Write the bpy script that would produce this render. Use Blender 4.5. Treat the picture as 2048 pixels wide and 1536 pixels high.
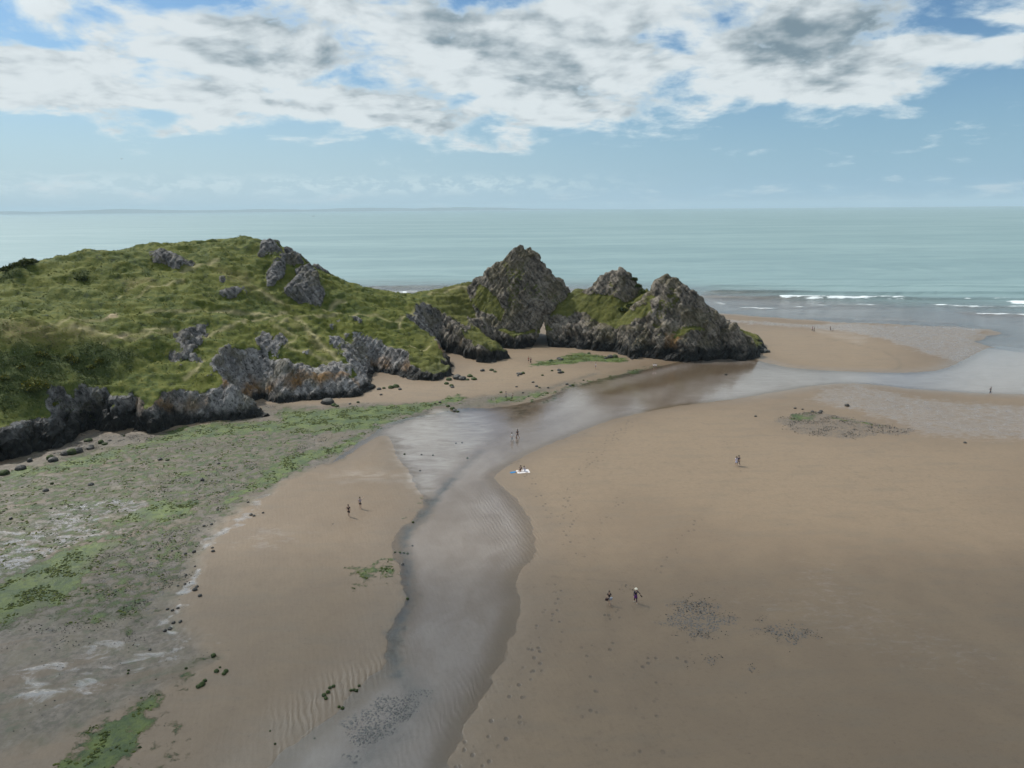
import bpy, bmesh, math, random
import numpy as np
from mathutils import Matrix, Vector

# ------------------------------------------------------------------ reset
for o in list(bpy.data.objects):
    bpy.data.objects.remove(o, do_unlink=True)
scene = bpy.context.scene
COL = scene.collection
R = math.radians

# ------------------------------------------------------------------ camera
CAM_H, F, PITCH, ROLL = 42.0, 1384.0, R(14.2), R(-0.47)      # F in pixels of a 2048 wide frame
_fw = np.array([0, math.cos(PITCH), -math.sin(PITCH)])
_up = np.array([0, math.sin(PITCH), math.cos(PITCH)])
_rt = np.array([1.0, 0, 0])
RT = math.cos(ROLL) * _rt + math.sin(ROLL) * _up
UP = -math.sin(ROLL) * _rt + math.cos(ROLL) * _up
FW = _fw
cd = bpy.data.cameras.new('camera')
cam = bpy.data.objects.new('camera', cd)
COL.objects.link(cam)
cd.sensor_fit = 'HORIZONTAL'
cd.sensor_width = 36.0
cd.lens = 36.0 * F / 2048.0
cd.clip_start = 0.5
cd.clip_end = 120000.0
cam.matrix_world = Matrix(((RT[0], UP[0], -FW[0], 0), (RT[1], UP[1], -FW[1], 0), (RT[2], UP[2], -FW[2], CAM_H), (0, 0, 0, 1)))
scene.camera = cam
scene.view_settings.view_transform = 'Standard'
scene.view_settings.look = 'None'
scene.view_settings.exposure = 0.0
scene.view_settings.gamma = 1.0
scene.cycles.max_bounces = 4
scene.cycles.diffuse_bounces = 2
scene.cycles.glossy_bounces = 2
scene.cycles.transmission_bounces = 2
scene.cycles.transparent_max_bounces = 6
scene.cycles.use_denoising = True
scene.render.resolution_x, scene.render.resolution_y = 1024, 768

# ------------------------------------------------------------------ sun and sky
SUN_EL, SUN_AZ = R(48), R(-56)            # azimuth measured from +Y (view direction), negative = left
sd = bpy.data.lights.new('sun', 'SUN')
sd.energy = 3.5
sd.angle = R(1.2)
sd.color = (1.0, 0.95, 0.87)
sun = bpy.data.objects.new('sun', sd)
COL.objects.link(sun)
sun.location = (-200, 100, 300)
SUNV = Vector((math.sin(SUN_AZ) * math.cos(SUN_EL), math.cos(SUN_AZ) * math.cos(SUN_EL), math.sin(SUN_EL)))
sun.rotation_euler = SUNV.to_track_quat('Z', 'Y').to_euler()


class NT:
    """tiny helper for node trees"""
    def __init__(s, tree):
        s.t = tree
        s.t.nodes.clear()

    def n(s, typ, **kw):
        nd = s.t.nodes.new(typ)
        for k, v in kw.items():
            setattr(nd, k, v)
        return nd

    def put(s, sock, v):
        if v is None:
            return
        if isinstance(v, bpy.types.NodeSocket):
            s.t.links.new(v, sock)
        else:
            if sock.type == 'RGBA' and len(v) == 3:
                v = (*v, 1)
            sock.default_value = v

    def m(s, op, a, b=None, c=None, clamp=False):
        nd = s.n('ShaderNodeMath', operation=op, use_clamp=clamp)
        for i, v in enumerate((a, b, c)):
            s.put(nd.inputs[i], v)
        return nd.outputs[0]

    def v(s, op, a, b=None, c=None):
        nd = s.n('ShaderNodeVectorMath', operation=op)
        for i, q in enumerate((a, b, c)):
            s.put(nd.inputs[i], q)
        return nd.outputs['Value'] if op in ('LENGTH', 'DOT_PRODUCT', 'DISTANCE') else nd.outputs[0]

    def ss(s, x, a, b, lo=0.0, hi=1.0):
        nd = s.n('ShaderNodeMapRange', interpolation_type='SMOOTHSTEP')
        for i, q in enumerate((x, a, b, lo, hi)):
            s.put(nd.inputs[i], q)
        return nd.outputs[0]

    def lin(s, x, a, b, lo=0.0, hi=1.0):
        nd = s.n('ShaderNodeMapRange')
        for i, q in enumerate((x, a, b, lo, hi)):
            s.put(nd.inputs[i], q)
        return nd.outputs[0]

    def mix(s, f, a, b, blend='MIX'):
        nd = s.n('ShaderNodeMix', data_type='RGBA', blend_type=blend)
        s.put(nd.inputs[0], f)
        s.put(nd.inputs[6], a)
        s.put(nd.inputs[7], b)
        return nd.outputs[2]

    def noise(s, vec, scale, detail=4, rough=0.55, dist=0.0, lac=2.0):
        nd = s.n('ShaderNodeTexNoise')
        s.put(nd.inputs['Vector'], vec)
        for k, q in (('Scale', scale), ('Detail', detail), ('Roughness', rough), ('Distortion', dist), ('Lacunarity', lac)):
            s.put(nd.inputs[k], q)
        return nd.outputs[0]

    def vor(s, vec, scale, feature='F1', out=0, rnd=1.0):
        nd = s.n('ShaderNodeTexVoronoi', feature=feature)
        s.put(nd.inputs['Vector'], vec)
        s.put(nd.inputs['Scale'], scale)
        s.put(nd.inputs['Randomness'], rnd)
        return nd.outputs[out]

    def attr(s, name, out='Fac'):
        nd = s.n('ShaderNodeAttribute', attribute_name=name)
        return nd.outputs[out]

    def scale(s, vec, sx, sy, sz):
        return s.v('MULTIPLY', vec, (sx, sy, sz))


def pix_dir(u, v):
    return FW + (u - 1024) / F * RT + (768 - v) / F * UP


def azel(u, v):
    d = pix_dir(u, v)
    return math.degrees(math.atan2(d[0], d[1])), math.degrees(math.atan2(d[2], math.hypot(d[0], d[1])))


world = bpy.data.worlds.new('World')
scene.world = world
world.use_nodes = True
world.cycles.sampling_method = 'NONE'
W = NT(world.node_tree)
out = W.n('ShaderNodeOutputWorld')
bg = W.n('ShaderNodeBackground')
bg.inputs[1].default_value = 0.1
W.t.links.new(bg.outputs[0], out.inputs[0])
sky = W.n('ShaderNodeTexSky', sky_type='NISHITA')
sky.sun_disc = False
sky.sun_elevation = SUN_EL
sky.sun_rotation = SUN_AZ
sky.altitude = 40
sky.air_density = 1.0
sky.dust_density = 1.2
sky.ozone_density = 2.0
tc = W.n('ShaderNodeTexCoord')
D = tc.outputs['Generated']
sx = W.n('ShaderNodeSeparateXYZ')
W.t.links.new(D, sx.inputs[0])
dx, dy, dz = sx.outputs
zc = W.m('MAXIMUM', dz, 0.0)
inv = W.m('DIVIDE', 1.0, W.m('ADD', zc, 0.24))
cp = W.n('ShaderNodeCombineXYZ')
W.put(cp.inputs[0], W.m('MULTIPLY', dx, inv))
W.put(cp.inputs[1], W.m('MULTIPLY', dy, inv))
P2 = cp.outputs[0]                                            # point on a gently domed cloud layer
az = W.m('MULTIPLY', W.m('ARCTAN2', dx, dy), 180 / math.pi)
el = W.m('MULTIPLY', W.m('ARCSINE', dz), 180 / math.pi)
ca = W.n('ShaderNodeCombineXYZ')
W.put(ca.inputs[0], az)
W.put(ca.inputs[1], el)
AE = ca.outputs[0]
nb = W.n('ShaderNodeTexNoise')
W.put(nb.inputs['Vector'], P2)
nb.inputs['Scale'].default_value = 3.0
nb.inputs['Detail'].default_value = 4
AEW = W.v('ADD', AE, W.v('MULTIPLY', W.v('SUBTRACT', nb.outputs['Color'], (.5, .5, .5)), (16.0, 6.0, 0)))


def blobs(lst, vec):
    tot = None
    for (u, v, ru, rv, amp) in lst:
        a0, e0 = azel(u, v)
        ra, re = ru / F * 57.3, rv / F * 57.3
        q = W.v('MULTIPLY_ADD', vec, (1 / ra, 1 / re, 0), (-a0 / ra, -e0 / re, 0))
        s_ = W.ss(W.v('LENGTH', q), 0.2, 1.5, amp, 0.0)
        tot = s_ if tot is None else W.m('ADD', tot, s_)
    return tot


cov = blobs([
    (900, 120, 430, 130, .12), (860, 250, 330, 40, .15), (300, 170, 300, 50, .13), (70, 40, 230, 60, .08), (30, 170, 130, 45, .13),
    (170, 105, 170, 26, -.16), (350, 15, 110, 24, -.22), (340, 232, 100, 24, .13), (230, 290, 330, 40, -.2),
    (1450, 80, 420, 110, .13), (1300, 200, 260, 36, .08), (1880, 55, 130, 30, -.26), (1860, 130, 260, 40, .16),
    (1650, 228, 420, 44, -.17), (1780, 300, 360, 12, .17), (1300, 335, 700, 40, -.2)], AEW)
n1 = W.noise(P2, 3.0, 7, 0.60, 0.2)
ncl = W.m('MULTIPLY_ADD', W.m('SUBTRACT', n1, 0.5), 1.65, 0.5)
elbase = W.ss(el, 4.0, 8.0, -0.10, 0.10)
dens = W.m('ADD', W.m('ADD', ncl, cov), elbase)
alpha = W.ss(dens, 0.41, 0.69)
# the thick parts of the layer are grey, the side towards the sun is bright
n1s = W.noise(W.v('ADD', P2, (SUNV.x * .10, SUNV.y * .10, 0)), 3.0, 4, 0.60, 0.2)
side = W.m('SUBTRACT', n1s, n1)
grey = blobs([(860, 70, 170, 85, .22), (600, 75, 150, 55, .18), (970, 185, 160, 28, .26), (1690, 45, 170, 50, .42), (1480, 70, 200, 60, .24),
              (930, 250, 170, 16, .14), (1200, 120, 120, 40, .18), (540, 140, 110, 24, .18)], AEW)
gn = W.noise(P2, 3.4, 4, 0.55, .3)
thick = W.m('ADD', W.m('ADD', W.m('MULTIPLY', side, 2.4), grey), W.m('MULTIPLY', W.m('SUBTRACT', gn, 0.5), 1.5))
gfac = W.m('MULTIPLY', W.ss(thick, -0.15, 0.75), W.ss(dens, .46, .70))
ccol = W.mix(gfac, (7.5, 8.1, 8.3), (2.0, 2.75, 3.25))
ccol = W.mix(W.ss(dens, 0.70, 0.46), ccol, (6.6, 7.9, 8.5))
# thin cloud glows where it stands before the sun
glow = W.ss(W.v('DOT_PRODUCT', D, tuple(SUNV)), .74, 1.0, 1.0, 4.5)
ccol = W.v('SCALE', ccol)
ccol.node.inputs['Scale'].default_value = 1.0
W.t.links.new(glow, ccol.node.inputs['Scale'])
# low cumulus along the horizon, seen through the haze
nh = W.noise(W.v('MULTIPLY', AE, (.22, .50, 0)), 2.6, 5, 0.62, 0.2)
band = W.m('MULTIPLY', W.ss(el, 0.8, 1.7), W.ss(el, 3.0, 1.9))
band = W.m('MULTIPLY', band, W.ss(az, 14, -4))
hal = W.m('MULTIPLY', W.m('MULTIPLY', W.ss(nh, 0.44, 0.58), band), 0.85)
base = W.mix(1.0, sky.outputs[0], (0.60, 0.84, 1.0), 'MULTIPLY')
base = W.mix(W.ss(el, 13.0, -1.0, 0, .93), base, W.mix(W.ss(az, -30, 36), (5.1, 6.7, 7.6), (3.0, 5.0, 6.6)))
c0 = W.mix(hal, base, (6.2, 7.6, 8.1))
c1 = W.mix(W.m('MULTIPLY', alpha, W.ss(el, 2.0, 6.0, 0.5, 0.97)), c0, ccol)
W.t.links.new(c1, bg.inputs[0])

# ------------------------------------------------------------------ numpy noise
_rng = np.random.default_rng(7)
_perm = np.concatenate([_rng.permutation(256)] * 2).astype(np.int32)
_ang = _rng.uniform(0, 2 * np.pi, 256)
_g2 = np.stack([np.cos(_ang), np.sin(_ang)], 1).astype(np.float32)
_g3 = _rng.normal(size=(256, 3))
_g3 = (_g3 / np.linalg.norm(_g3, axis=1)[:, None]).astype(np.float32)


def pn2(x, y):
    x = np.asarray(x, np.float32)
    y = np.asarray(y, np.float32)
    xi = np.floor(x).astype(np.int32)
    yi = np.floor(y).astype(np.int32)
    xf = x - xi
    yf = y - yi
    xi &= 255
    yi &= 255
    a = _perm[xi]
    b = _perm[(xi + 1) & 255]
    def g(h, dx, dy):
        gg = _g2[h]
        return gg[..., 0] * dx + gg[..., 1] * dy
    n00 = g(_perm[(a + yi) & 255], xf, yf)
    n10 = g(_perm[(b + yi) & 255], xf - 1, yf)
    n01 = g(_perm[(a + yi + 1) & 255], xf, yf - 1)
    n11 = g(_perm[(b + yi + 1) & 255], xf - 1, yf - 1)
    u = xf * xf * xf * (xf * (xf * 6 - 15) + 10)
    v = yf * yf * yf * (yf * (yf * 6 - 15) + 10)
    return ((n00 * (1 - u) + n10 * u) * (1 - v) + (n01 * (1 - u) + n11 * u) * v) * 1.5


def pn3(x, y, z):
    x = np.asarray(x, np.float32)
    y = np.asarray(y, np.float32)
    z = np.asarray(z, np.float32)
    xi = np.floor(x).astype(np.int32)
    yi = np.floor(y).astype(np.int32)
    zi = np.floor(z).astype(np.int32)
    xf, yf, zf = x - xi, y - yi, z - zi
    s = lambda t: t * t * t * (t * (t * 6 - 15) + 10)
    u, v, w = s(xf), s(yf), s(zf)
    tot = 0
    for i in (0, 1):
        A = _perm[(xi + i) & 255]
        for j in (0, 1):
            B = _perm[(A + yi + j) & 255]
            for k in (0, 1):
                gg = _g3[_perm[(B + zi + k) & 255]]
                d = gg[..., 0] * (xf - i) + gg[..., 1] * (yf - j) + gg[..., 2] * (zf - k)
                tot = tot + d * (u if i else 1 - u) * (v if j else 1 - v) * (w if k else 1 - w)
    return tot * 1.5


def fbm2(x, y, o=4, g=0.5):
    t, a = 0, 1.0
    for i in range(o):
        t = t + a * pn2(x + 17.3 * i, y - 9.1 * i)
        x, y, a = x * 2.03, y * 2.03, a * g
    return t


def ridge3(x, y, z, o=3, g=0.5):
    t, a = 0, 1.0
    for i in range(o):
        t = t + a * (1 - 2 * np.abs(pn3(x + 11.7 * i, y - 5.3 * i, z + 3.1 * i)))
        x, y, z, a = x * 2.1, y * 2.1, z * 2.1, a * g
    return t


def sst(x, a, b):
    t = np.clip((x - a) / (b - a), 0, 1)
    return t * t * (3 - 2 * t)


# ------------------------------------------------------------------ pixel helpers
def gnd(u, v, z=0.0):
    d = pix_dir(u, v)
    t = (z - CAM_H) / d[2]
    return float(d[0] * t), float(d[1] * t)


def atD(u, v, Dh):
    d = pix_dir(u, v)
    k = Dh / math.hypot(d[0], d[1])
    return float(d[0] * k), float(d[1] * k), float(CAM_H + d[2] * k)


def gpoly(pts):
    return [gnd(*p) for p in pts]


def zm(pts, ox, oy, s):
    """pixel list measured on an enlarged crop -> full frame pixels"""
    return [(ox + x / s, oy + y / s) for x, y in pts]


def sdf(poly, X, Y, margin=25.0, closed=True):
    """signed distance (negative inside) clipped at margin"""
    poly = np.asarray(poly, np.float32)
    res = np.full(X.shape, margin, np.float32)
    lo, hi = poly.min(0) - margin, poly.max(0) + margin
    msk = (X > lo[0]) & (X < hi[0]) & (Y > lo[1]) & (Y < hi[1])
    x, y = X[msk].astype(np.float32), Y[msk].astype(np.float32)
    if x.size == 0:
        return res
    d2 = np.full(x.shape, margin * margin, np.float32)
    ins = np.zeros(x.shape, bool)
    n = len(poly)
    for i in range(n if closed else n - 1):
        a, b = poly[i], poly[(i + 1) % n]
        ex, ey = b - a
        px, py = x - a[0], y - a[1]
        t = np.clip((px * ex + py * ey) / max(ex * ex + ey * ey, 1e-6), 0, 1)
        d2 = np.minimum(d2, (px - t * ex) ** 2 + (py - t * ey) ** 2)
        if closed:
            c = (a[1] > y) != (b[1] > y)
            if abs(ey) > 1e-9:
                ins ^= c & (x < ex * (y - a[1]) / ey + a[0])
    d = np.sqrt(d2)
    res[msk] = np.where(ins, -d, d)
    return res


def wpoly(poly, X, Y, soft=1.5, noise=None, closed=True, width=0.0):
    d = sdf(poly, X, Y, closed=closed) - width
    if noise is not None:
        d = d + noise
    return 1 - sst(d, -soft, soft)


def grid_mesh(name, X, Y, Z, keep=None, attrs=None, smooth=True):
    """X,Y,Z arrays (rows, cols); keep = bool per face"""
    r, c = X.shape
    idx = np.arange(r * c, dtype=np.int32).reshape(r, c)
    q = np.stack([idx[:-1, :-1], idx[:-1, 1:], idx[1:, 1:], idx[1:, :-1]], -1).reshape(-1, 4)
    if keep is not None:
        q = q[keep.reshape(-1)]
    used = np.zeros(r * c, bool)
    used[q.reshape(-1)] = True
    remap = np.cumsum(used).astype(np.int32) - 1
    q = remap[q]
    co = np.stack([X, Y, Z], -1).reshape(-1, 3)[used].astype(np.float32)
    me = bpy.data.meshes.new(name)
    me.vertices.add(len(co))
    me.vertices.foreach_set('co', co.reshape(-1))
    me.loops.add(q.size)
    me.loops.foreach_set('vertex_index', q.reshape(-1))
    me.polygons.add(len(q))
    me.polygons.foreach_set('loop_start', np.arange(0, q.size, 4, dtype=np.int32))
    me.polygons.foreach_set('loop_total', np.full(len(q), 4, np.int32))
    me.polygons.foreach_set('use_smooth', np.full(len(q), smooth))
    me.update(calc_edges=True)
    for k, a in (attrs or {}).items():
        at = me.attributes.new(k, 'FLOAT', 'POINT')
        at.data.foreach_set('value', np.ascontiguousarray(a.reshape(-1)[used].astype(np.float32)))
    me.validate()
    return me


def link(name, me, mat=None, parent=None, **props):
    o = bpy.data.objects.new(name, me)
    COL.objects.link(o)
    if mat is not None and me is not None:
        if me.materials:
            me.materials[0] = mat
        else:
            me.materials.append(mat)
    if parent is not None:
        o.parent = parent
    for k, v in props.items():
        o[k] = v
    return o


def new_mat(name):
    m = bpy.data.materials.new(name)
    m.use_nodes = True
    return m, NT(m.node_tree)


def simple_mat(name, col, rough=0.8, var=0.12, scale=8.0):
    m, t = new_mat(name)
    o = t.n('ShaderNodeOutputMaterial')
    b = t.n('ShaderNodeBsdfPrincipled')
    co = t.n('ShaderNodeTexCoord').outputs['Object']
    n = t.noise(co, scale, 3)
    t.put(b.inputs['Base Color'], t.mix(n, tuple(c * (1 - var) for c in col), tuple(min(1, c * (1 + var)) for c in col)))
    b.inputs['Roughness'].default_value = rough
    t.t.links.new(b.outputs[0], o.inputs[0])
    return m

# ================================================================== BEACH
Z8 = lambda p: zm(p, 560, 780, 3.303)
Z6 = lambda p: zm(p, 0, 840, 3.2)
Z7 = lambda p: zm(p, 0, 1200, 2.926)
Z1 = lambda p: zm(p, 560, 1180, 3.303)
Z5 = lambda p: zm(p, 1400, 560, 3.16)
Z2 = lambda p: zm(p, 1100, 1080, 2.160)
ZA = lambda p: zm(p, 1000, 690, 6.024)
Z3 = lambda p: zm(p, 820, 460, 3.793)


def smooth_poly(pts, it=2):
    for _ in range(it):
        q = []
        for i in range(len(pts)):
            a, b = pts[i], pts[(i + 1) % len(pts)]
            q += [(a[0] * .75 + b[0] * .25, a[1] * .75 + b[1] * .25), (a[0] * .25 + b[0] * .75, a[1] * .25 + b[1] * .75)]
        pts = q
    return pts


STREAM = gpoly(smooth_poly([
    (900, 1700), (893, 1540), (920, 1475), (948, 1422), (990, 1350), (1017, 1289), (1040, 1225), (1044, 1200), (1030, 1165), (1040, 1140), (1068, 1120), (1072, 1068),
    (1050, 1022), (1023, 990), (998, 968), (990, 952), (1005, 937), (1060, 905), (1120, 880), (1190, 850), (1250, 832), (1330, 816), (1400, 806),
    (1463, 799), (1536, 787), (1621, 772), (1663, 767), (1716, 767), (1764, 770), (1827, 778), (1906, 783), (1970, 787), (2048, 788), (2300, 792),
    (2300, 700), (2048, 700), (1985, 692), (1954, 706), (1913, 728), (1884, 740), (1843, 745), (1780, 746), (1716, 744), (1647, 741), (1577, 736), (1525, 724),
    (1500, 716), (1440, 714), (1390, 718), (1340, 728), (1280, 742), (1200, 757), (1130, 780), (1080, 800), (1000, 816), (930, 817), (880, 826), (820, 836), (775, 846),
    (752, 862), (720, 884), (668, 920), (662, 927), (700, 908), (754, 872), (772, 870), (784, 880), (790, 901), (799, 925), (823, 943), (829, 971), (851, 994), (842, 1022), (820, 1043), (793, 1062),
    (781, 1101), (800, 1134), (800, 1152), (805, 1177), (815, 1195), (802, 1222), (778, 1262), (772, 1301), (776, 1330), (730, 1362), (680, 1415), (640, 1450), (590, 1485), (530, 1540), (440, 1700)], 1))
SEA = gpoly([(-9000, 560), (600, 600), (1150, 600), (1380, 616), (1450, 627), (1550, 635), (1700, 645), (1800, 648), (1985, 658), (2000, 668), (1950, 683), (1985, 694), (2048, 700), (2400, 690), (9000, 640)])
SEA = [(-4000, 330), (-40, 330)] + SEA[2:14] + [(4000, 250), (4000, 4000), (-4000, 4000)]

th_d = np.radians(np.arange(-41, 41.001, 0.11))
th_c = np.radians(np.concatenate([np.arange(-180, -41, 4.0), ]))
TH = np.concatenate([th_c, th_d, -th_c[::-1]])
rows_v = np.arange(2000, 470, -2.0)
rr = CAM_H / np.tan(PITCH + np.arctan((rows_v - 768) / F))
rr = np.concatenate([np.geomspace(2, rr[0] * .96, 12), rr])
rr = rr[(rr > 0) & (rr < 600)]
rr = np.concatenate([rr, [700, 900, 1500, 4000, 12000, 29000]])
GX = rr[:, None] * np.sin(TH)[None]
GY = rr[:, None] * np.cos(TH)[None]
nA = fbm2(GX / 9, GY / 9, 4)
nB = fbm2(GX / 2.2, GY / 2.2, 4)
nC = fbm2(GX / 40, GY / 40, 3)
sw = sdf(STREAM, GX, GY, 60) + nB * 0.25
ss_ = sdf(SEA, GX, GY, 60) + nB * 0.6 + nA * 1.5
ss_ = np.where((rr[:, None] > 620) & (np.abs(TH)[None] < R(100)), -60, ss_)
wd = np.minimum(sw, ss_)
SPIT = gpoly([(0, 905), (100, 885), (240, 868), (420, 858), (540, 812), (640, 812), (860, 806), (1000, 790), (1100, 775), (1200, 745), (1100, 780), (1000, 815), (850, 830), (770, 848), (755, 868), (660, 926), (570, 965), (540, 990), (470, 1030), (420, 1090), (385, 1160), (360, 1240), (420, 1330), (300, 1400), (0, 1520), (-700, 1700), (-900, 900)])
mudd = sdf(SPIT, GX, GY, 40)
mud = 1 - sst(mudd + nB * .8 + nA * .8, -1.5, 1.5)
land = np.maximum(wd, 0)
bank = 0.09 * (1 - np.exp(-land / 1.2)) + 0.55 * (1 - np.exp(-land / 30.0))
bank = bank * (1 - 0.75 * mud) + 0.06 * mud * (1 - np.exp(-land / 2))
wat = np.maximum(-wd, 0)
bed = -0.05 - 0.16 * (1 - np.exp(-wat / 4.0)) - 0.010 * np.maximum(-ss_, 0)
GZ = np.where(wd > 0, bank, bed + 0.05 * np.exp(-wat / .3))
sandr = (nA * .035 + nC * .06) * sst(land, 0.5, 6) + nB * .008
GZ = GZ + np.where(wd > 0, sandr + mud * nB * .05, nA * .03)
GZ = np.maximum(GZ, -6)

soft_n = nB * 0.9 + nA * 0.7
def zone(polys, soft=1.5, amp=1.0):
    t = np.zeros_like(GX)
    for p, w in polys:
        t = np.maximum(t, w * wpoly(gpoly(p), GX, GY, soft, soft_n * amp))
    return t


ALGAE_POLYS = [
    (Z6([(-300, 1100), (0, 1060), (170, 1000), (330, 860), (520, 790), (640, 760), (760, 790), (700, 830), (620, 900), (560, 990), (450, 1110), (380, 1180), (200, 1260), (0, 1320), (-300, 1400)]), 1.0),
    (Z6([(860, 590), (1000, 520), (1260, 530), (1250, 580), (1050, 660), (900, 650), (700, 690), (560, 700), (680, 640)]), .82),
    (Z6([(950, 410), (1100, 330), (1250, 300), (1350, 360), (1180, 400), (1000, 450)]), .6),
    (Z6([(-300, 470), (0, 440), (0, 350), (250, 290), (480, 240), (730, 190), (900, 150), (1150, 60), (1400, 20), (2048, 0), (2048, 80), (1700, 100), (1150, 140), (880, 200), (700, 290), (480, 340), (250, 370)]), .72),
    (Z6([(1400, 560), (1450, 470), (1560, 430), (1700, 300), (1850, 220), (2048, 180), (2048, 260), (1860, 360), (1700, 430), (1600, 490), (1500, 560), (1420, 640)]), .78),
    (Z8([(0, 120), (250, 130), (600, 110), (1000, 80), (1200, 50), (1230, 80), (1100, 100), (980, 130), (800, 190), (640, 250), (420, 280), (200, 300), (0, 310)]), .82),
    (Z8([(360, 360), (480, 300), (600, 280), (560, 320), (480, 370), (350, 430), (130, 520), (0, 590), (0, 480), (200, 400)]), .85),
    (Z8([(1380, 75), (1450, 50), (1600, 30), (1700, 10), (1850, 20), (1750, 50), (1550, 75), (1400, 88)]), .8),
    (Z8([(1080, 60), (1180, 45), (1240, 55), (1180, 95), (1090, 90)]), .95),
    (ZA([(330, 250), (500, 210), (680, 180), (880, 120), (1000, 110), (1130, 130), (1300, 150), (1480, 170), (1500, 200), (1400, 220), (1200, 210), (1000, 220), (800, 250), (600, 260), (400, 270)]), .95),
    (ZA([(0, 690), (200, 690), (600, 650), (560, 560), (850, 480), (1200, 410), (1500, 330), (1900, 230), (1950, 260), (1500, 370), (1200, 440), (900, 500), (700, 590), (720, 640), (500, 690)]), .66),
    (Z8([(440, 1210), (540, 1170), (680, 1140), (790, 1160), (790, 1200), (690, 1250), (600, 1260), (580, 1310), (510, 1300), (490, 1250)]), .74),
    (Z7([(400, 1100), (480, 830), (620, 720), (760, 650), (880, 570), (960, 540), (900, 640), (850, 750), (800, 850), (700, 983), (650, 1100)]), .88),
    (Z7([(900, 560), (1040, 430), (1180, 320), (1240, 280), (1250, 330), (1100, 520), (1050, 700), (1120, 900), (1000, 983), (860, 983), (900, 760)]), .42),
    (Z8([(940, 700), (955, 720), (930, 800), (850, 860), (780, 880), (800, 840), (860, 760)]), .55),
    (Z6([(300, 480), (640, 470), (900, 500), (860, 600), (560, 620), (300, 600)]), .5),
    (Z6([(500, 1280), (700, 1120), (900, 1130), (1050, 1080), (960, 1230), (850, 1400), (760, 1320), (560, 1330)]), .48),
    (Z5([(520, 880), (600, 850), (720, 850), (720, 890), (560, 895)]), .7),
    (Z5([(780, 890), (860, 870), (1080, 910), (1150, 940), (1000, 935)]), .6),
]
ALGAE_POLYS.append((Z6([(-300, 500), (0, 330), (900, 140), (2000, 10), (2048, 200), (1700, 420), (1400, 640), (1200, 1000), (950, 1300), (0, 1400), (-300, 1400)]), .46))
algae = zone(ALGAE_POLYS, 3.2, 1.6)
pebble = zone([
    (Z5([(500, 880), (600, 850), (760, 840), (880, 870), (1000, 890), (1200, 930), (1340, 960), (1300, 985), (1150, 1000), (1000, 1010), (800, 1005), (640, 990), (530, 960), (560, 930), (480, 905)]), .85),
    (Z2([(450, 370), (480, 310), (560, 275), (640, 265), (720, 290), (780, 330), (800, 380), (740, 415), (640, 435), (560, 410)]), .72),
    (Z2([(830, 400), (900, 360), (1000, 360), (1070, 385), (1130, 410), (1120, 450), (1060, 475), (960, 440), (870, 425)]), .68),
    (Z2([(650, 540), (690, 515), (740, 520), (720, 545)]), .7), (Z2([(840, 585), (880, 555), (895, 575), (860, 595)]), .6),
    (Z2([(570, 550), (590, 520), (620, 530), (600, 575)]), .5), (Z2([(300, 200), (340, 195), (370, 215), (350, 240), (310, 235)]), .62),
    (Z2([(920, 500), (940, 480), (980, 490), (1060, 470), (1080, 480), (980, 505)]), .6),
    (Z1([(360, 860), (480, 820), (700, 680), (900, 650), (950, 700), (850, 830), (830, 900), (800, 960), (640, 1030), (600, 1080), (500, 1140), (430, 1100), (450, 1000), (380, 940)]), .78),
    (Z6([(140, 420), (380, 170), (560, 80), (780, 100), (920, 100), (1060, 90), (960, 130), (700, 160), (560, 200), (330, 250), (200, 330)]), .9),
    (Z6([(640, 740), (1250, 640), (1400, 560), (1420, 640), (1290, 790), (1240, 1000), (1000, 1250), (760, 1250), (560, 1000), (640, 900)]), .5),
    (Z6([(900, 400), (1400, 300), (1700, 250), (1650, 400), (1400, 540), (1100, 520)]), .5),
    (Z6([(0, 1330), (400, 1230), (950, 1250), (900, 1450), (500, 1480), (0, 1536)]), .36),
    (zm([(480, 1320), (380, 1340), (480, 1400), (560, 1350)], 400, 460, 3.793), .9),
    (Z8([(100, 300), (400, 300), (560, 300), (300, 420), (0, 480)]), .45),
], 1.5, 1.1)
weed = zone([
    (ZA([(560, 560), (850, 480), (1200, 410), (1500, 330), (1900, 230), (1960, 270), (1500, 390), (1200, 450), (900, 520), (700, 600)]), .75),
    (Z6([(880, 200), (1150, 150), (1400, 140), (1700, 110), (1500, 190), (1100, 240), (900, 260)]), .52),
    (Z6([(100, 560), (420, 470), (640, 400), (760, 380), (600, 450), (350, 540), (200, 600)]), .6),
    (Z6([(330, 260), (520, 190), (620, 150), (660, 170), (520, 260), (420, 290)]), .75),
    (Z7([(520, 720), (700, 620), (900, 520), (960, 520), (700, 650), (560, 740)]), .7),
    (Z8([(640, 270), (800, 190), (980, 130), (1000, 150), (820, 210), (700, 260)]), .8),
    (Z3([(700, 1340), (860, 1300), (960, 1330), (960, 1400), (860, 1450), (700, 1450)]), .5),
    (Z1([(720, 350), (760, 230), (840, 120), (860, 0), (930, 30), (900, 120), (820, 250), (780, 480), (730, 480)]), .6),
    (Z8([(800, 860), (940, 720), (1030, 640), (1060, 700), (980, 830), (900, 900)]), .5),
], 2.6, 1.3)
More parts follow.
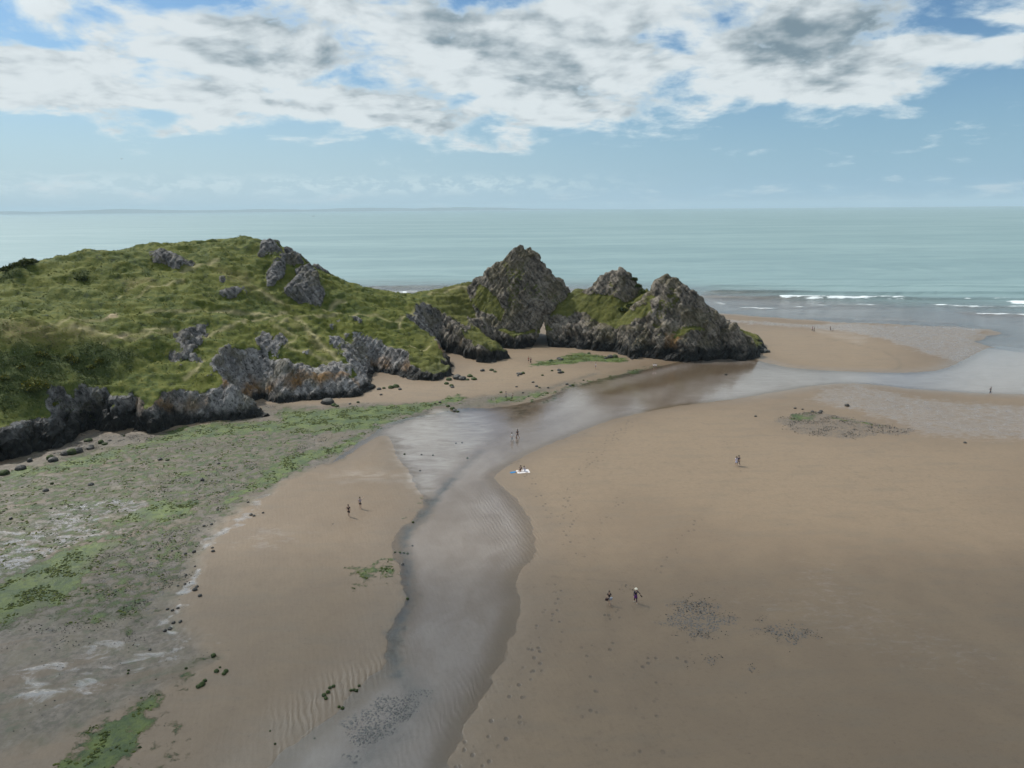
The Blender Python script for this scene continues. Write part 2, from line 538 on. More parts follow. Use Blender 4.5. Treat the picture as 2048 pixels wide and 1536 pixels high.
pool = zone([
    (Z6([(-300, 760), (0, 690), (130, 690), (330, 560), (560, 520), (760, 500), (960, 530), (870, 610), (700, 640), (560, 700), (880, 690), (830, 720), (540, 780), (480, 810), (250, 900), (100, 1030), (0, 1030), (-300, 1100)]), .72),
    (Z6([(1750, 460), (1630, 500), (1560, 590), (1400, 700), (1290, 790), (1250, 900), (1240, 1010), (1150, 1080), (1050, 1250), (1000, 1330), (1080, 1300), (1180, 1260), (1280, 1090), (1290, 980), (1300, 860), (1400, 790), (1580, 660), (1700, 560)]), .78),
    (Z7([(0, 380), (300, 330), (600, 230), (850, 250), (1000, 150), (1150, 130), (1300, 200), (1400, 330), (1290, 380), (1180, 260), (1080, 330), (860, 430), (600, 540), (300, 640), (0, 700)]), .55),
], 1.6, 1.0)
wet = zone([
    (Z5([(700, 690), (1000, 660), (1150, 690), (1400, 750), (1700, 780), (2048, 800), (2400, 800), (2400, 1040), (2048, 1040), (1700, 1030), (1400, 990), (1200, 930), (1000, 850), (850, 830), (700, 760)]), .70),
    (Z5([(100, 250), (400, 265), (700, 285), (1000, 275), (1300, 290), (1700, 290), (1830, 330), (1730, 390), (1830, 440), (1700, 510), (1550, 570), (1560, 510), (1400, 470), (1200, 400), (900, 330), (600, 310), (100, 270)]), .74),
    (Z2([(780, 250), (1000, 200), (1080, 90), (1200, 110), (1400, 240), (1600, 340), (1900, 480), (2048, 560), (2048, 780), (1800, 680), (1500, 580), (1200, 480), (1100, 380), (900, 330)]), .36),
    (zm([(500, 1075), (540, 1062), (590, 1070), (575, 1095), (520, 1108), (480, 1100)], 0, 0, 1), .55),
    (ZA([(0, 430), (200, 370), (440, 360), (420, 400), (300, 450), (120, 450), (60, 520), (0, 520)]), .3),
    (Z1([(0, 1010), (250, 640), (560, 560), (700, 480), (620, 600), (420, 760), (200, 920), (0, 1040)]), .5),
], 4.5, 2.2)
ripple = zone([
    (Z8([(1260, 730), (1400, 640), (1440, 620), (1620, 810), (1700, 950), (1680, 1130), (1520, 1170), (1440, 1050), (1330, 870)]), 1.0),
    (Z1([(0, 800), (330, 600), (600, 520), (700, 480), (600, 620), (300, 860), (0, 1060)]), 1.0),
    (Z1([(650, 1176), (800, 980), (1000, 820), (1200, 620), (1330, 480), (1300, 620), (1150, 820), (900, 1050), (800, 1176)]), .8),
    (Z5([(700, 690), (1000, 660), (1400, 750), (2048, 800), (2400, 800), (2400, 1040), (1700, 1030), (1200, 930), (850, 830)]), 1.0),
    (Z5([(600, 290), (1300, 285), (1830, 330), (1730, 390), (1830, 440), (1550, 570), (1200, 400)]), 1.0),
], 2.0, 1.0)
pale = zone([
    (Z8([(720, 300), (900, 190), (1040, 140), (1330, 140), (1390, 220), (1380, 310), (1270, 390), (1150, 470), (1050, 560), (1000, 690), (940, 680), (880, 610), (870, 520), (780, 470), (770, 390)]), 1.0),
    (zm([(1500, 735), (1650, 745), (1850, 750), (1930, 735), (1990, 700), (2300, 705), (2300, 785), (2048, 783), (1850, 775), (1700, 762), (1600, 770), (1450, 795), (1380, 790)], 0, 0, 1), .75),
    (ZA([(740, 780), (820, 690), (960, 670), (940, 760), (860, 783)]), .7),
    (Z8([(330, 580), (420, 540), (600, 530), (820, 570), (800, 600), (560, 600), (430, 620)]), .3),
    (zm([(860, 240), (1100, 330), (1020, 420), (700, 330)], 1400, 560, 3.16), .25),
], 2.0, .8)
shallow = zone([
    (Z8([(1460, 190), (1560, 120), (1720, 100), (1700, 150), (1600, 200), (1520, 220)]), 1.0),
    (Z8([(1250, 120), (1750, 90), (1700, 110), (1500, 150), (1350, 150)]), .7),
    (zm([(1280, 760), (1400, 728), (1500, 726), (1530, 735), (1440, 748), (1330, 770), (1230, 790), (1180, 785)], 0, 0, 1), .9),
], 2.5, .8)
dry = zone([
    (zm([(560, 806), (700, 785), (760, 768), (900, 760), (1000, 705), (1150, 702), (1180, 712), (1060, 725), (1130, 735), (1180, 745), (1050, 780), (900, 795), (740, 805), (620, 815)], 0, 0, 1), 1.0),
    (Z5([(380, 480), (250, 320), (400, 310), (900, 340), (1200, 420), (1280, 520), (1250, 570), (900, 570), (560, 545)]), .8),
    (zm([(1000, 948), (1080, 905), (1200, 858), (1340, 822), (1500, 815), (1560, 870), (2048, 905), (2048, 1080), (1500, 1050), (1250, 1000), (1110, 1040), (1060, 1020)], 0, 0, 1), .8),
], 12.0, 2.0)
trail = np.zeros_like(GX)
for pl, wdt, a in [([(1260, 840), (1200, 900), (1140, 980), (1130, 1060), (1150, 1110)], 2.6, .9), ([(1010, 935), (1100, 893), (1200, 852), (1300, 830)], .9, .8),
                   ([(1140, 1180), (1100, 1260), (1060, 1350), (1000, 1450), (930, 1560)], 2.6, 1.0), ([(1000, 1350), (960, 1440), (900, 1560)], .7, .8),
                   ([(1300, 840), (1420, 850), (1480, 925)], 2.0, .5), ([(1230, 1210), (1200, 1330), (1180, 1420), (1210, 1540)], 1.6, .6),
                   ([(1250, 1000), (1180, 1090), (1120, 1170)], 3.0, .5), ([(690, 1040), (640, 1075)], .8, .8), ([(715, 1030), (670, 1060)], .6, .6),
                   ([(1640, 668), (1500, 690), (1400, 700)], 2.0, .4), ([(1180, 1300), (1190, 1400), (1180, 1540)], 2.2, .8), ([(1300, 1330), (1310, 1420), (1280, 1540)], 2.5, .7), ([(1400, 1250), (1330, 1400), (1350, 1540)], 2.0, .5), ([(1480, 940), (1400, 1040), (1280, 1190)], 1.2, .7), ([(1050, 940), (1080, 1000), (1120, 1060)], 1.6, .7), ([(1216, 1215), (1225, 1300), (1260, 1420)], .7, .9)]:
    trail = np.maximum(trail, a * wpoly([gnd(*p) for p in pl], GX, GY, wdt, nB * .8, closed=False, width=wdt * .3))
# the curved drift line on the far sand bar
line = np.zeros_like(GX)
for pl, wdt in [(Z5([(500, 345), (800, 380), (1000, 420), (1150, 455), (1240, 500), (1270, 540), (1240, 570), (1170, 582)]), .7),
                (Z2([(0, 160), (80, 175), (200, 180), (280, 188), (360, 192)]), .12), (Z5([(430, 515), (700, 560), (1000, 578), (1400, 582)]), .5)]:
    line = np.maximum(line, wpoly([gnd(*p) for p in pl], GX, GY, wdt, nB * .4, closed=False, width=wdt * .4))
chan = np.zeros_like(GX)
for pl, wdt, a in [([(905, 955), (868, 1000), (850, 1025), (815, 1060), (806, 1100), (815, 1140), (818, 1190), (808, 1225), (790, 1265), (786, 1310), (800, 1345)], .9, 1.0), ([(960, 900), (905, 955)], 1.2, .5),
                   ([(800, 1345), (830, 1400), (800, 1450), (740, 1500), (700, 1560)], 2.0, .6)]:
    chan = np.maximum(chan, a * wpoly([gnd(*p) for p in pl], GX, GY, wdt, nB * .7, closed=False, width=wdt * .5))
GZ = GZ - .10 * chan * (wd < 0)
pale = np.maximum(pale, .9 * sst(-ss_, 2, 14))
GZ = GZ + np.where(wd > 0, pebble * np.abs(nB) * .05 + algae * np.abs(nB) * .09, 0)


# ---- sand material
msand, t = new_mat('sand')
o_ = t.n('ShaderNodeOutputMaterial')
b_ = t.n('ShaderNodeBsdfPrincipled')
t.t.links.new(b_.outputs[0], o_.inputs[0])
pos = t.n('ShaderNodeNewGeometry').outputs['Position']
A = {k: t.attr(k) for k in ('wd', 'mud', 'algae', 'pebble', 'weed', 'wet', 'pool', 'ripple', 'pale', 'shallow', 'dry', 'trail', 'line', 'chan')}
big = t.noise(pos, 0.035, 5, 0.6)
mid = t.noise(pos, 0.22, 5, 0.6)
fin = t.noise(pos, 1.6, 5, 0.65)
grn = t.noise(pos, 9.0, 3, 0.7)
streak = t.noise(t.scale(pos, 0.12, 0.5, 0.3), 1.0, 5, 0.6)
fx = t.n('ShaderNodeSeparateXYZ')
t.put(fx.inputs[0], pos)
fv = t.n('ShaderNodeCombineXYZ')                    # streaks that follow the banks
t.put(fv.inputs[0], t.m('ADD', t.m('MULTIPLY', A['wd'], .16), t.m('MULTIPLY', t.noise(pos, .05, 3, .5), 5.0)))
t.put(fv.inputs[1], t.m('MULTIPLY', fx.outputs[1], .05))
t.put(fv.inputs[2], t.m('MULTIPLY', fx.outputs[0], .06))
flow = t.m('ADD', t.m('MULTIPLY', t.noise(fv.outputs[0], 1.0, 5, .62, .4), .6), t.m('MULTIPLY', t.noise(t.scale(pos, .5, .28, 1), .5, 6, .65, .3), .4))
sandc = t.mix(t.ss(big, .35, .65), (.165, .117, .073), (.188, .134, .083))
sandc = t.mix(t.ss(mid, .38, .66, 0, .5), sandc, (.150, .106, .067))
sandc = t.mix(t.m('MULTIPLY', A['dry'], t.ss(fin, .2, .7, .5, 1)), sandc, (.238, .172, .108))
sandc = t.mix(t.m('MULTIPLY', t.ss(streak, .48, .68), .3), sandc, (0.141, 0.112, 0.079))
# damp edge along the water
damp = t.ss(t.m('ADD', A['wd'], t.m('MULTIPLY', t.m('SUBTRACT', mid, .5), 4.0)), 4.5, 0.1)
sandc = t.mix(t.m('MULTIPLY', damp, .22), sandc, (.175, .130, .086))
sandc = t.mix(t.ss(A['wd'], -.3, -3.0, 0, .8), sandc, t.mix(t.ss(flow, .34, .66), (.225, .178, .145), (.345, .298, .268)))
mudc = t.mix(t.ss(fin, .35, .65), (.070, .055, .037), (.150, .121, .092))
mudc = t.mix(t.ss(mid, .42, .68), mudc, (.115, .092, .055))
mot = t.noise(t.scale(pos, .8, 1.1, 1), .45, 7, .72, .3)
mudc = t.mix(t.ss(mot, .50, .64, 0, .75), mudc, (.062, .066, .032))
mudc = t.mix(t.ss(mot, .44, .30, 0, .6), mudc, (.190, .158, .126))
mrot = t.n('ShaderNodeVectorRotate', rotation_type='Z_AXIS')
t.put(mrot.inputs['Vector'], pos)
mrot.inputs['Angle'].default_value = R(-28)
drift = t.noise(t.scale(mrot.outputs[0], .05, .32, 1), 1.0, 5, .6)
mudc = t.mix(t.ss(drift, .52, .66, 0, .7), mudc, (.125, .085, .050))
c = t.mix(A['mud'], sandc, mudc)
c = t.mix(t.m('MULTIPLY', A['pale'], t.ss(t.noise(t.scale(pos, .25, .7, 1), .55, 6, .6, 1.6), .30, .72)), c, (0.425, 0.391, 0.357))
c = t.mix(t.m('MULTIPLY', A['shallow'], .8), c, (.135, .088, .042))
c = t.mix(t.m('MULTIPLY', A['chan'], t.ss(fin, .2, .6, .5, .95)), c, (.075, .080, .078))
# pebbles
vo = t.vor(pos, 4.5)
pebc = t.mix(t.vor(pos, 4.5, out=1), (.045, .040, .036), (.125, .112, .098))
pm = t.ss(t.m('ADD', A['pebble'], t.m('MULTIPLY', t.m('SUBTRACT', t.noise(pos, 1.1, 6, .72), .5), 1.7)), .44, .62)
pm = t.m('MULTIPLY', pm, t.ss(vo, .62, .34))
c = t.mix(pm, c, pebc)
wm = t.ss(t.m('ADD', A['weed'], t.m('MULTIPLY', t.m('SUBTRACT', t.noise(pos, .9, 7, .7), .5), 1.3)), .42, .66)
c = t.mix(wm, c, t.mix(fin, (.028, .026, .016), (.085, .062, .028)))
an = t.noise(pos, .8, 8, .74)
am = t.ss(t.m('ADD', A['algae'], t.m('MULTIPLY', t.m('SUBTRACT', an, .5), 1.9)), .38, .62)
algc = t.mix(t.ss(t.noise(pos, .35, 5, .65), .36, .62), (.036, .066, .008), (.090, .122, .014))
algc = t.mix(t.ss(fin, .45, .75), algc, (.022, .042, .012))
algc = t.mix(t.ss(t.noise(pos, .12, 3, .5), .52, .70), algc, (.070, .076, .026))
c = t.mix(am, c, algc)
# standing film of water
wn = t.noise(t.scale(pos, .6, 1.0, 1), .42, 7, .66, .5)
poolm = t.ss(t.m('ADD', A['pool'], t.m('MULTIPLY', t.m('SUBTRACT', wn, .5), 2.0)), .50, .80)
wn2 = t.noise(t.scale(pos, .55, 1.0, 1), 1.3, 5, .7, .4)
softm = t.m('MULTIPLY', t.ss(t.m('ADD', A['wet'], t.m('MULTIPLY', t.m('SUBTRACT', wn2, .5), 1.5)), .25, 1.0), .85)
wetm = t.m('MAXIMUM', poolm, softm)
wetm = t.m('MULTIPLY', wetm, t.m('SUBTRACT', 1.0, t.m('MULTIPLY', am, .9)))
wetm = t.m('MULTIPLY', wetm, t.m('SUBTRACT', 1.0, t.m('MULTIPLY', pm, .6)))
c = t.mix(t.m('MULTIPLY', wetm, .5), c, t.mix(poolm, (.245, .210, .190), (.32, .30, .29)))  # pools paled here to imitate the white sky they mirror
# foot prints and scattered specks
fp = t.vor(t.scale(pos, 1.0, .8, 1), 1.2)
fpm = t.m('MULTIPLY', t.ss(fp, .30, .15), t.ss(t.m('ADD', A['trail'], t.m('MULTIPLY', t.m('SUBTRACT', mid, .5), 1.6)), .22, .55))
spk = t.m('MULTIPLY', t.ss(t.vor(pos, .55), .07, .045), t.ss(t.noise(pos, .06, 3), .5, .6))
spk = t.m('MULTIPLY', spk, t.m('SUBTRACT', 1.0, A['mud']))
c = t.mix(t.m('MULTIPLY', t.m('MAXIMUM', fpm, t.m('MULTIPLY', spk, .8)), .75), c, (.075, .055, .038))
tramp = t.m('MULTIPLY', t.ss(t.noise(t.scale(pos, 1, .7, 1), 1.1, 5, .7), .52, .70), t.m('MAXIMUM', t.m('MULTIPLY', A['dry'], .34), t.m('MULTIPLY', A['trail'], .55)))
c = t.mix(tramp, c, (.115, .082, .052))
c = t.mix(t.m('MULTIPLY', A['trail'], .12), c, (.10, .075, .05))
c = t.mix(t.m('MULTIPLY', A['line'], .45), c, (.10, .075, .05))
c = t.mix(t.ss(t.noise(t.scale(pos, .7, 1.3, 1), 2.2, 4, .75), .50, .74, 0, .32), c, t.mix(1.0, c, (.55, .53, .50), 'MULTIPLY'))
c = t.mix(t.m('MULTIPLY', t.ss(grn, .3, .75), .25), c, t.mix(1.0, c, (.6, .58, .55), 'MULTIPLY'))
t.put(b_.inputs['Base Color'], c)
dampr = t.ss(A['wd'], 7, 0, .62, .34)
rough = t.m('MULTIPLY', t.m('SUBTRACT', 1.0, wetm), t.mix(0, (0, 0, 0), (0, 0, 0)) if False else dampr)
rough = t.m('ADD', rough, t.m('MULTIPLY', wetm, .14))
rough = t.m('MAXIMUM', rough, t.m('MULTIPLY', am, .6))
t.put(b_.inputs['Roughness'], rough)
t.put(b_.inputs['Specular IOR Level'], .45)
# relief: sand ripples, prints, stones
rip = t.n('ShaderNodeTexWave', wave_type='BANDS', bands_direction='DIAGONAL')
t.put(rip.inputs['Vector'], t.scale(pos, 1, .35, 0))
rip.inputs['Scale'].default_value = 1.1
rip.inputs['Distortion'].default_value = 7.0
rip.inputs['Detail'].default_value = 3.0
rip.inputs['Detail Scale'].default_value = .8
h = t.m('MULTIPLY', t.m('MULTIPLY', rip.outputs['Fac'], t.lin(A['ripple'], 0, 1, .12, 1.0)), .05)
h = t.m('ADD', h, t.m('MULTIPLY', grn, .022))
h = t.m('ADD', h, t.m('MULTIPLY', fin, .05))
h = t.m('SUBTRACT', h, t.m('MULTIPLY', fpm, .07))
h = t.m('ADD', h, t.m('MULTIPLY', pm, t.m('MULTIPLY', t.m('SUBTRACT', .5, vo), .25)))
h = t.m('ADD', h, t.m('MULTIPLY', am, t.m('MULTIPLY', an, .35)))
bp = t.n('ShaderNodeBump')
bp.inputs['Strength'].default_value = .55
bp.inputs['Distance'].default_value = 1.0
flat = t.m('SUBTRACT', 1.0, t.m('MULTIPLY', t.m('MULTIPLY', wetm, .93), t.m('SUBTRACT', 1.0, t.m('MULTIPLY', A['ripple'], .8))))
t.put(bp.inputs['Height'], t.m('MULTIPLY', h, flat))
t.put(b_.inputs['Normal'], bp.outputs[0])

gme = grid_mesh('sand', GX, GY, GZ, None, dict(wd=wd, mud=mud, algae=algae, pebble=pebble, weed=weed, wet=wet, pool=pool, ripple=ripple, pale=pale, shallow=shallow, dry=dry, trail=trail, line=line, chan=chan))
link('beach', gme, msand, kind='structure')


def gz_at(x, y):
    th = math.atan2(x, y)
    r = math.hypot(x, y)
    j = int(np.clip(np.searchsorted(TH, th), 1, len(TH) - 1))
    i = int(np.clip(np.searchsorted(rr, r), 1, len(rr) - 1))
    a = (th - TH[j - 1]) / (TH[j] - TH[j - 1])
    b = (r - rr[i - 1]) / (rr[i] - rr[i - 1])
    return float((GZ[i - 1, j - 1] * (1 - a) + GZ[i - 1, j] * a) * (1 - b) + (GZ[i, j - 1] * (1 - a) + GZ[i, j] * a) * b)


def gput(u, v):
    """pixel -> point on the beach"""
    x, y = gnd(u, v)
    for _ in range(3):
        z = gz_at(x, y)
        x, y = gnd(u, v, z)
    return x, y, gz_at(x, y)


# ------------------------------------------------------------------ water sheets
def water_mat(name, sea=False):
    m, t = new_mat(name)
    o = t.n('ShaderNodeOutputMaterial')
    pos = t.n('ShaderNodeNewGeometry').outputs['Position']
    bp = t.n('ShaderNodeBump')
    if sea:
        n_a = t.noise(t.scale(pos, .5, 1, 1), .10, 5, .6)
        n_b = t.noise(t.scale(pos, .45, 1, 1), .7, 6, .68)
        hgt = t.m('ADD', t.m('MULTIPLY', n_a, 1.1), t.m('MULTIPLY', n_b, .55))
        bp.inputs['Strength'].default_value = .8
    else:
        n_a = t.noise(t.scale(pos, 1, .6, 1), .5, 5, .6, .6)
        n_b = t.noise(pos, 3.0, 4, .6)
        hgt = t.m('ADD', t.m('MULTIPLY', n_a, .05), t.m('MULTIPLY', n_b, .012))
        bp.inputs['Strength'].default_value = .5
    bp.inputs['Distance'].default_value = 1.0
    t.put(bp.inputs['Height'], hgt)
    tr = t.n('ShaderNodeBsdfTransparent')
    tr.inputs[0].default_value = (.95, .96, .96, 1)
    gl = t.n('ShaderNodeBsdfGlossy')
    gl.inputs['Roughness'].default_value = .12
    t.put(gl.inputs['Normal'], bp.outputs[0])
    fr = t.n('ShaderNodeFresnel')
    fr.inputs[0].default_value = 1.33
    t.put(fr.inputs['Normal'], bp.outputs[0])
    film = t.n('ShaderNodeMixShader')
    t.put(film.inputs[0], t.m('MINIMUM', t.m('MULTIPLY', fr.outputs[0], 1.5), .95))
    t.t.links.new(tr.outputs[0], film.inputs[1])
    t.t.links.new(gl.outputs[0], film.inputs[2])
    if not sea:
        t.t.links.new(film.outputs[0], o.inputs[0])
        return m
    b = t.n('ShaderNodeBsdfPrincipled')
    ln = t.noise(t.scale(pos, .0016, .0075, 1), 1.0, 5, .6)
    ln2 = t.noise(t.scale(pos, .012, .05, 1), 1.0, 5, .65)
    off = t.attr('off')
    colr = t.mix(t.ss(ln, .36, .66), (.165, .248, .256), (.218, .306, .306))
    colr = t.mix(t.m('MULTIPLY', t.ss(ln2, .45, .7), .5), colr, (.122, .194, .206))
    colr = t.mix(t.ss(off, 140, 20), colr, (.170, .232, .228))
    t.put(b.inputs['Base Color'], colr)
    b.inputs['Roughness'].default_value = .58
    b.inputs['IOR'].default_value = 1.33
    b.inputs['Specular IOR Level'].default_value = .5
    t.put(b.inputs['Normal'], bp.outputs[0])
    deep = t.n('ShaderNodeMixShader')
    t.put(deep.inputs[0], t.ss(t.m('ADD', off, t.m('MULTIPLY', t.m('SUBTRACT', t.noise(t.scale(pos, .02, .08, 1), 1, 5, .6), .5), 50)), 35, 110))
    t.t.links.new(film.outputs[0], deep.inputs[1])
    t.t.links.new(b.outputs[0], deep.inputs[2])
    fo = t.n('ShaderNodeBsdfPrincipled')
    fo.inputs['Base Color'].default_value = (.72, .76, .76, 1)
    fo.inputs['Roughness'].default_value = .7
    fmx = t.n('ShaderNodeMixShader')
    fa = t.attr('foam')
    fn = t.noise(t.scale(pos, .10, .45, 1), .8, 6, .7)
    t.put(fmx.inputs[0], t.m('MULTIPLY', t.ss(t.m('ADD', fa, t.m('MULTIPLY', t.m('SUBTRACT', fn, .5), 2.4)), .50, .80), t.ss(fa, 0.02, .15)))
    t.t.links.new(deep.outputs[0], fmx.inputs[1])
    t.t.links.new(fo.outputs[0], fmx.inputs[2])
    t.t.links.new(fmx.outputs[0], o.inputs[0])
    return m


fc = lambda a: (a[:-1, :-1] + a[1:, :-1] + a[:-1, 1:] + a[1:, 1:]) / 4
keep = fc(sdf(STREAM, GX, GY, 30)) < 1.6
keep &= (fc(np.abs(TH[None] + 0 * GX)) < R(45))
link('stream', grid_mesh('stream', GX, GY, np.full_like(GX, 0.004), keep), water_mat('stream_water'), kind='structure')

SR = np.concatenate([np.arange(150, 470, 1.1), np.geomspace(471, 31000, 150)])
STH = np.radians(np.concatenate([np.arange(-75, -41, 2.0), np.arange(-41, 41, 0.16), np.arange(42, 76, 2.0)]))
SX, SY = SR[:, None] * np.sin(STH)[None], SR[:, None] * np.cos(STH)[None]
s_off = -sdf(SEA, SX, SY, 260)
s_off = np.where(SR[:, None] > 900, 260, s_off)
foam = np.zeros_like(SX)
SZ = np.zeros_like(SX)
wnz = fbm2(SX / 14, SY / 14, 3)
def crest(pix, hgt, fm, wid=1.6):
    global foam, SZ
    pl = [gnd(*p) for p in pix]
    cx = np.array([p[0] for p in pl])
    cy = np.array([p[1] for p in pl])
    od = np.argsort(cx)
    yc = np.interp(SX, cx[od], cy[od])
    ends = sst(SX, cx.min(), cx.min() + 12) * (1 - sst(SX, cx.max() - 12, cx.max()))
    dd = SY - yc + wnz * 2.5
    near = (np.abs(dd) < 40) * ends
    # steep towards the shore (smaller y), long back
    shp = np.where(dd < 0, np.exp(-(dd / 1.6) ** 2), np.exp(-(dd / 5.0) ** 2))
    SZ += 1.5 * hgt * shp * near
    ff = np.where(dd < 0, np.exp(-(dd / (wid * 2.6)) ** 2), np.exp(-(dd / 2.2) ** 2)) * near
    foam = np.maximum(foam, ff * fm * (0.75 + .5 * wnz))
for a in [(Z5([(0, 40), (700, 42), (1400, 40), (2300, 50)]), .45, .12), (Z5([(0, 75), (600, 80), (1000, 88), (2300, 84)]), .8, .22, .5),
          (Z5([(860, 86), (940, 86), (1030, 87)]), .2, 1.0), (Z5([(-60, 104), (60, 106), (300, 112), (600, 116), (1000, 120), (1450, 124), (2400, 122)]), .6, .4, .8),
          (Z5([(360, 112), (600, 116), (1000, 121), (1430, 124)]), .3, .9, 1.2), (Z5([(1820, 138), (1950, 140), (2300, 142)]), .5, 1.1, 2.2), (Z5([(0, 143), (120, 145), (230, 146)]), .3, .95, 2.0),
          (Z5([(320, 160), (430, 160), (470, 156)]), .3, .9, 2.4), (Z5([(1300, 145), (1700, 170), (2300, 170)]), .3, .8, .9), (Z5([(1500, 190), (1800, 215), (2400, 222)]), .25, .7, .9), (Z5([(100, 185), (500, 175), (900, 155), (1400, 165)]), .15, .7, .9),
          (Z5([(500, 235), (900, 240), (1300, 255), (1800, 270)]), .12, .35), (Z5([(-1200, 60), (0, 66)]), .3, .0),
          ([(735, 581), (760, 583), (800, 585), (860, 583)], .4, .6, 1.0), ([(700, 576), (900, 574), (1000, 577)], .6, .2)]:
    crest(*a)
swell = np.sin((SY + 3 * fbm2(SX / 60, SY / 30, 2) * 6) / 5.5) * .18 * sst(SY, 260, 320) * (1 - sst(SR[:, None], 500, 900))
SZ += swell * np.clip(s_off / 60, 0, 1)
SZ *= sst(s_off, 0, 12)
keep = fc(s_off) > -4
smat = water_mat('sea_water', True)
link('sea', grid_mesh('sea', SX, SY, SZ, keep, dict(off=s_off, foam=foam)), smat, kind='structure')

# ================================================================== HEADLAND AND CLIFFS
HT = np.radians(np.arange(-52, 26.5, 0.07))
HR = np.arange(96, 330, 0.3)
# shoreline of the rock, traced where it meets the sand
ZL = lambda p: zm(p, 0, 440, 2.954)
ZM = lambda p: zm(p, 400, 460, 3.793)
ZR = lambda p: zm(p, 1200, 520, 5.69)
foot_px = (ZL([(0, 1440), (230, 1370), (340, 1330), (400, 1290), (560, 1245), (690, 1270), (750, 1245), (900, 1270), (1060, 1220), (1280, 1200), (1500, 1172)])
           + ZM([(500, 1415), (380, 1335), (480, 1290), (600, 1330), (700, 1310), (1000, 1285), (1200, 1270), (1290, 1220), (1285, 1120), (1330, 1085), (1450, 1100), (1600, 1150), (1800, 1150), (1900, 1110)])
           + Z3([(280, 1100), (270, 1010), (180, 960), (240, 920), (380, 960), (520, 1012), (640, 1010), (735, 985), (690, 950), (600, 925), (560, 903), (680, 903), (800, 918), (900, 899), (960, 894), (1060, 894), (1250, 904), (1420, 928), (1560, 934), (1640, 958), (1720, 985)])
           + ZR([(330, 1095), (700, 1140), (900, 1160), (1200, 1130), (1450, 1110), (1600, 1130), (1740, 1120), (1850, 1065)]))
FOOT = [gnd(*p) for p in foot_px]
FOOT = [(-330, 60), (-200, 78), (-120, 98)] + FOOT + [(78, 212), (70, 220), (58, 227), (40, 233), (22, 233), (8, 235), (-10, 243), (-40, 262), (-80, 278), (-150, 300), (-260, 320), (-400, 300)]
# points on the grassy surface: (u, v, horizontal distance)
TOPS = [(-260, 900, 152), (-260, 800, 166), (-260, 690, 186), (-260, 590, 220), (-130, 870, 150), (-130, 760, 164), (-130, 650, 185), (-130, 570, 214),
        (0, 838, 149), (0, 790, 155), (0, 720, 163), (0, 652, 171), (0, 610, 190), (0, 578, 202), (0, 545, 213), (40, 530, 214), (100, 525, 214),
        (90, 845, 149), (90, 760, 159), (90, 690, 166), (90, 650, 171), (90, 610, 188), (90, 560, 204),
        (170, 832, 151), (160, 760, 160), (160, 690, 168), (160, 655, 172), (160, 610, 187), (165, 555, 204), (170, 502, 217),
        (235, 790, 155), (240, 700, 166), (240, 660, 172), (240, 630, 182), (240, 570, 200), (240, 497, 219),
        (310, 768, 156), (310, 700, 167), (310, 650, 177), (310, 600, 189), (310, 545, 204), (310, 490, 221),
        (370, 755, 157), (400, 700, 167), (400, 640, 179), (400, 580, 193), (400, 535, 206), (385, 492, 223),
        (440, 722, 162), (500, 718, 164), (500, 660, 178), (500, 600, 192), (500, 545, 206), (480, 479, 224), (545, 482, 222),
        (560, 725, 165), (600, 735, 166), (600, 680, 178), (600, 640, 189), (600, 610, 198), (580, 560, 208), (590, 515, 216),
        (660, 738, 166), (690, 742, 166.5), (665, 700, 176), (650, 650, 188), (650, 612, 200), (640, 553, 211),
        (720, 690, 184), (720, 640, 196), (700, 600, 204), (700, 570, 214), (780, 700, 184), (780, 650, 196), (770, 610, 207), (760, 588, 218),
        (840, 705, 182), (890, 718, 180), (870, 690, 187), (850, 650, 199), (850, 615, 211), (850, 590, 223), (900, 640, 213), (905, 600, 220), (905, 580, 226),
        (960, 640, 220), (950, 600, 224), (945, 569, 229), (1010, 640, 220), (1000, 605, 224), (1060, 650, 217.5), (1060, 610, 221),
        (1100, 655, 215.5), (1100, 610, 221), (1140, 587, 228), (1180, 650, 213), (1180, 610, 219), (1180, 579, 227), (1240, 655, 210), (1240, 610, 215), (1240, 585, 221),
        (1290, 660, 206), (1290, 620, 210), (1295, 582, 217), (1340, 650, 203), (1340, 610, 206), (1400, 650, 205), (1440, 672, 207), (1480, 690, 209), (1515, 704, 212)]
tp = np.array([atD(*p) for p in TOPS])
back = []
for (u, v, Dh) in [(0, 545, 213), (170, 502, 217), (310, 490, 221), (480, 479, 224), (590, 515, 216), (640, 553, 211), (700, 570, 214), (760, 588, 218), (850, 590, 223), (945, 569, 229), (1140, 587, 228), (1180, 579, 227), (1295, 582, 217)]:
    x, y, z = atD(u, v, Dh)
    for dd, dz in ((14, 3.5), (34, 13)):
        k = (Dh + dd) / Dh
        back.append((x * k, y * k, z - dz))
tp = np.concatenate([tp, np.array(back)])


def rbf_fit(p, smooth=0.6):
    n = len(p)
    d = np.hypot(p[:, None, 0] - p[None, :, 0], p[:, None, 1] - p[None, :, 1])
    A_ = np.zeros((n + 3, n + 3))
    A_[:n, :n] = -d - smooth * np.eye(n) * -1 * 0 + np.eye(n) * smooth
    A_[:n, n] = A_[n, :n] = 1
    A_[:n, n + 1] = A_[n + 1, :n] = p[:, 0]
    A_[:n, n + 2] = A_[n + 2, :n] = p[:, 1]
    return np.linalg.solve(A_, np.concatenate([p[:, 2], [0, 0, 0]]))


_w = rbf_fit(tp)
def top_surface(X, Y):
    z = np.full(X.shape, _w[-3], np.float32) + _w[-2] * X + _w[-1] * Y
    for i in range(len(tp)):
        z -= (_w[i] * np.sqrt((X - tp[i, 0]) ** 2 + (Y - tp[i, 1]) ** 2 + 1.2)).astype(np.float32)
    return z


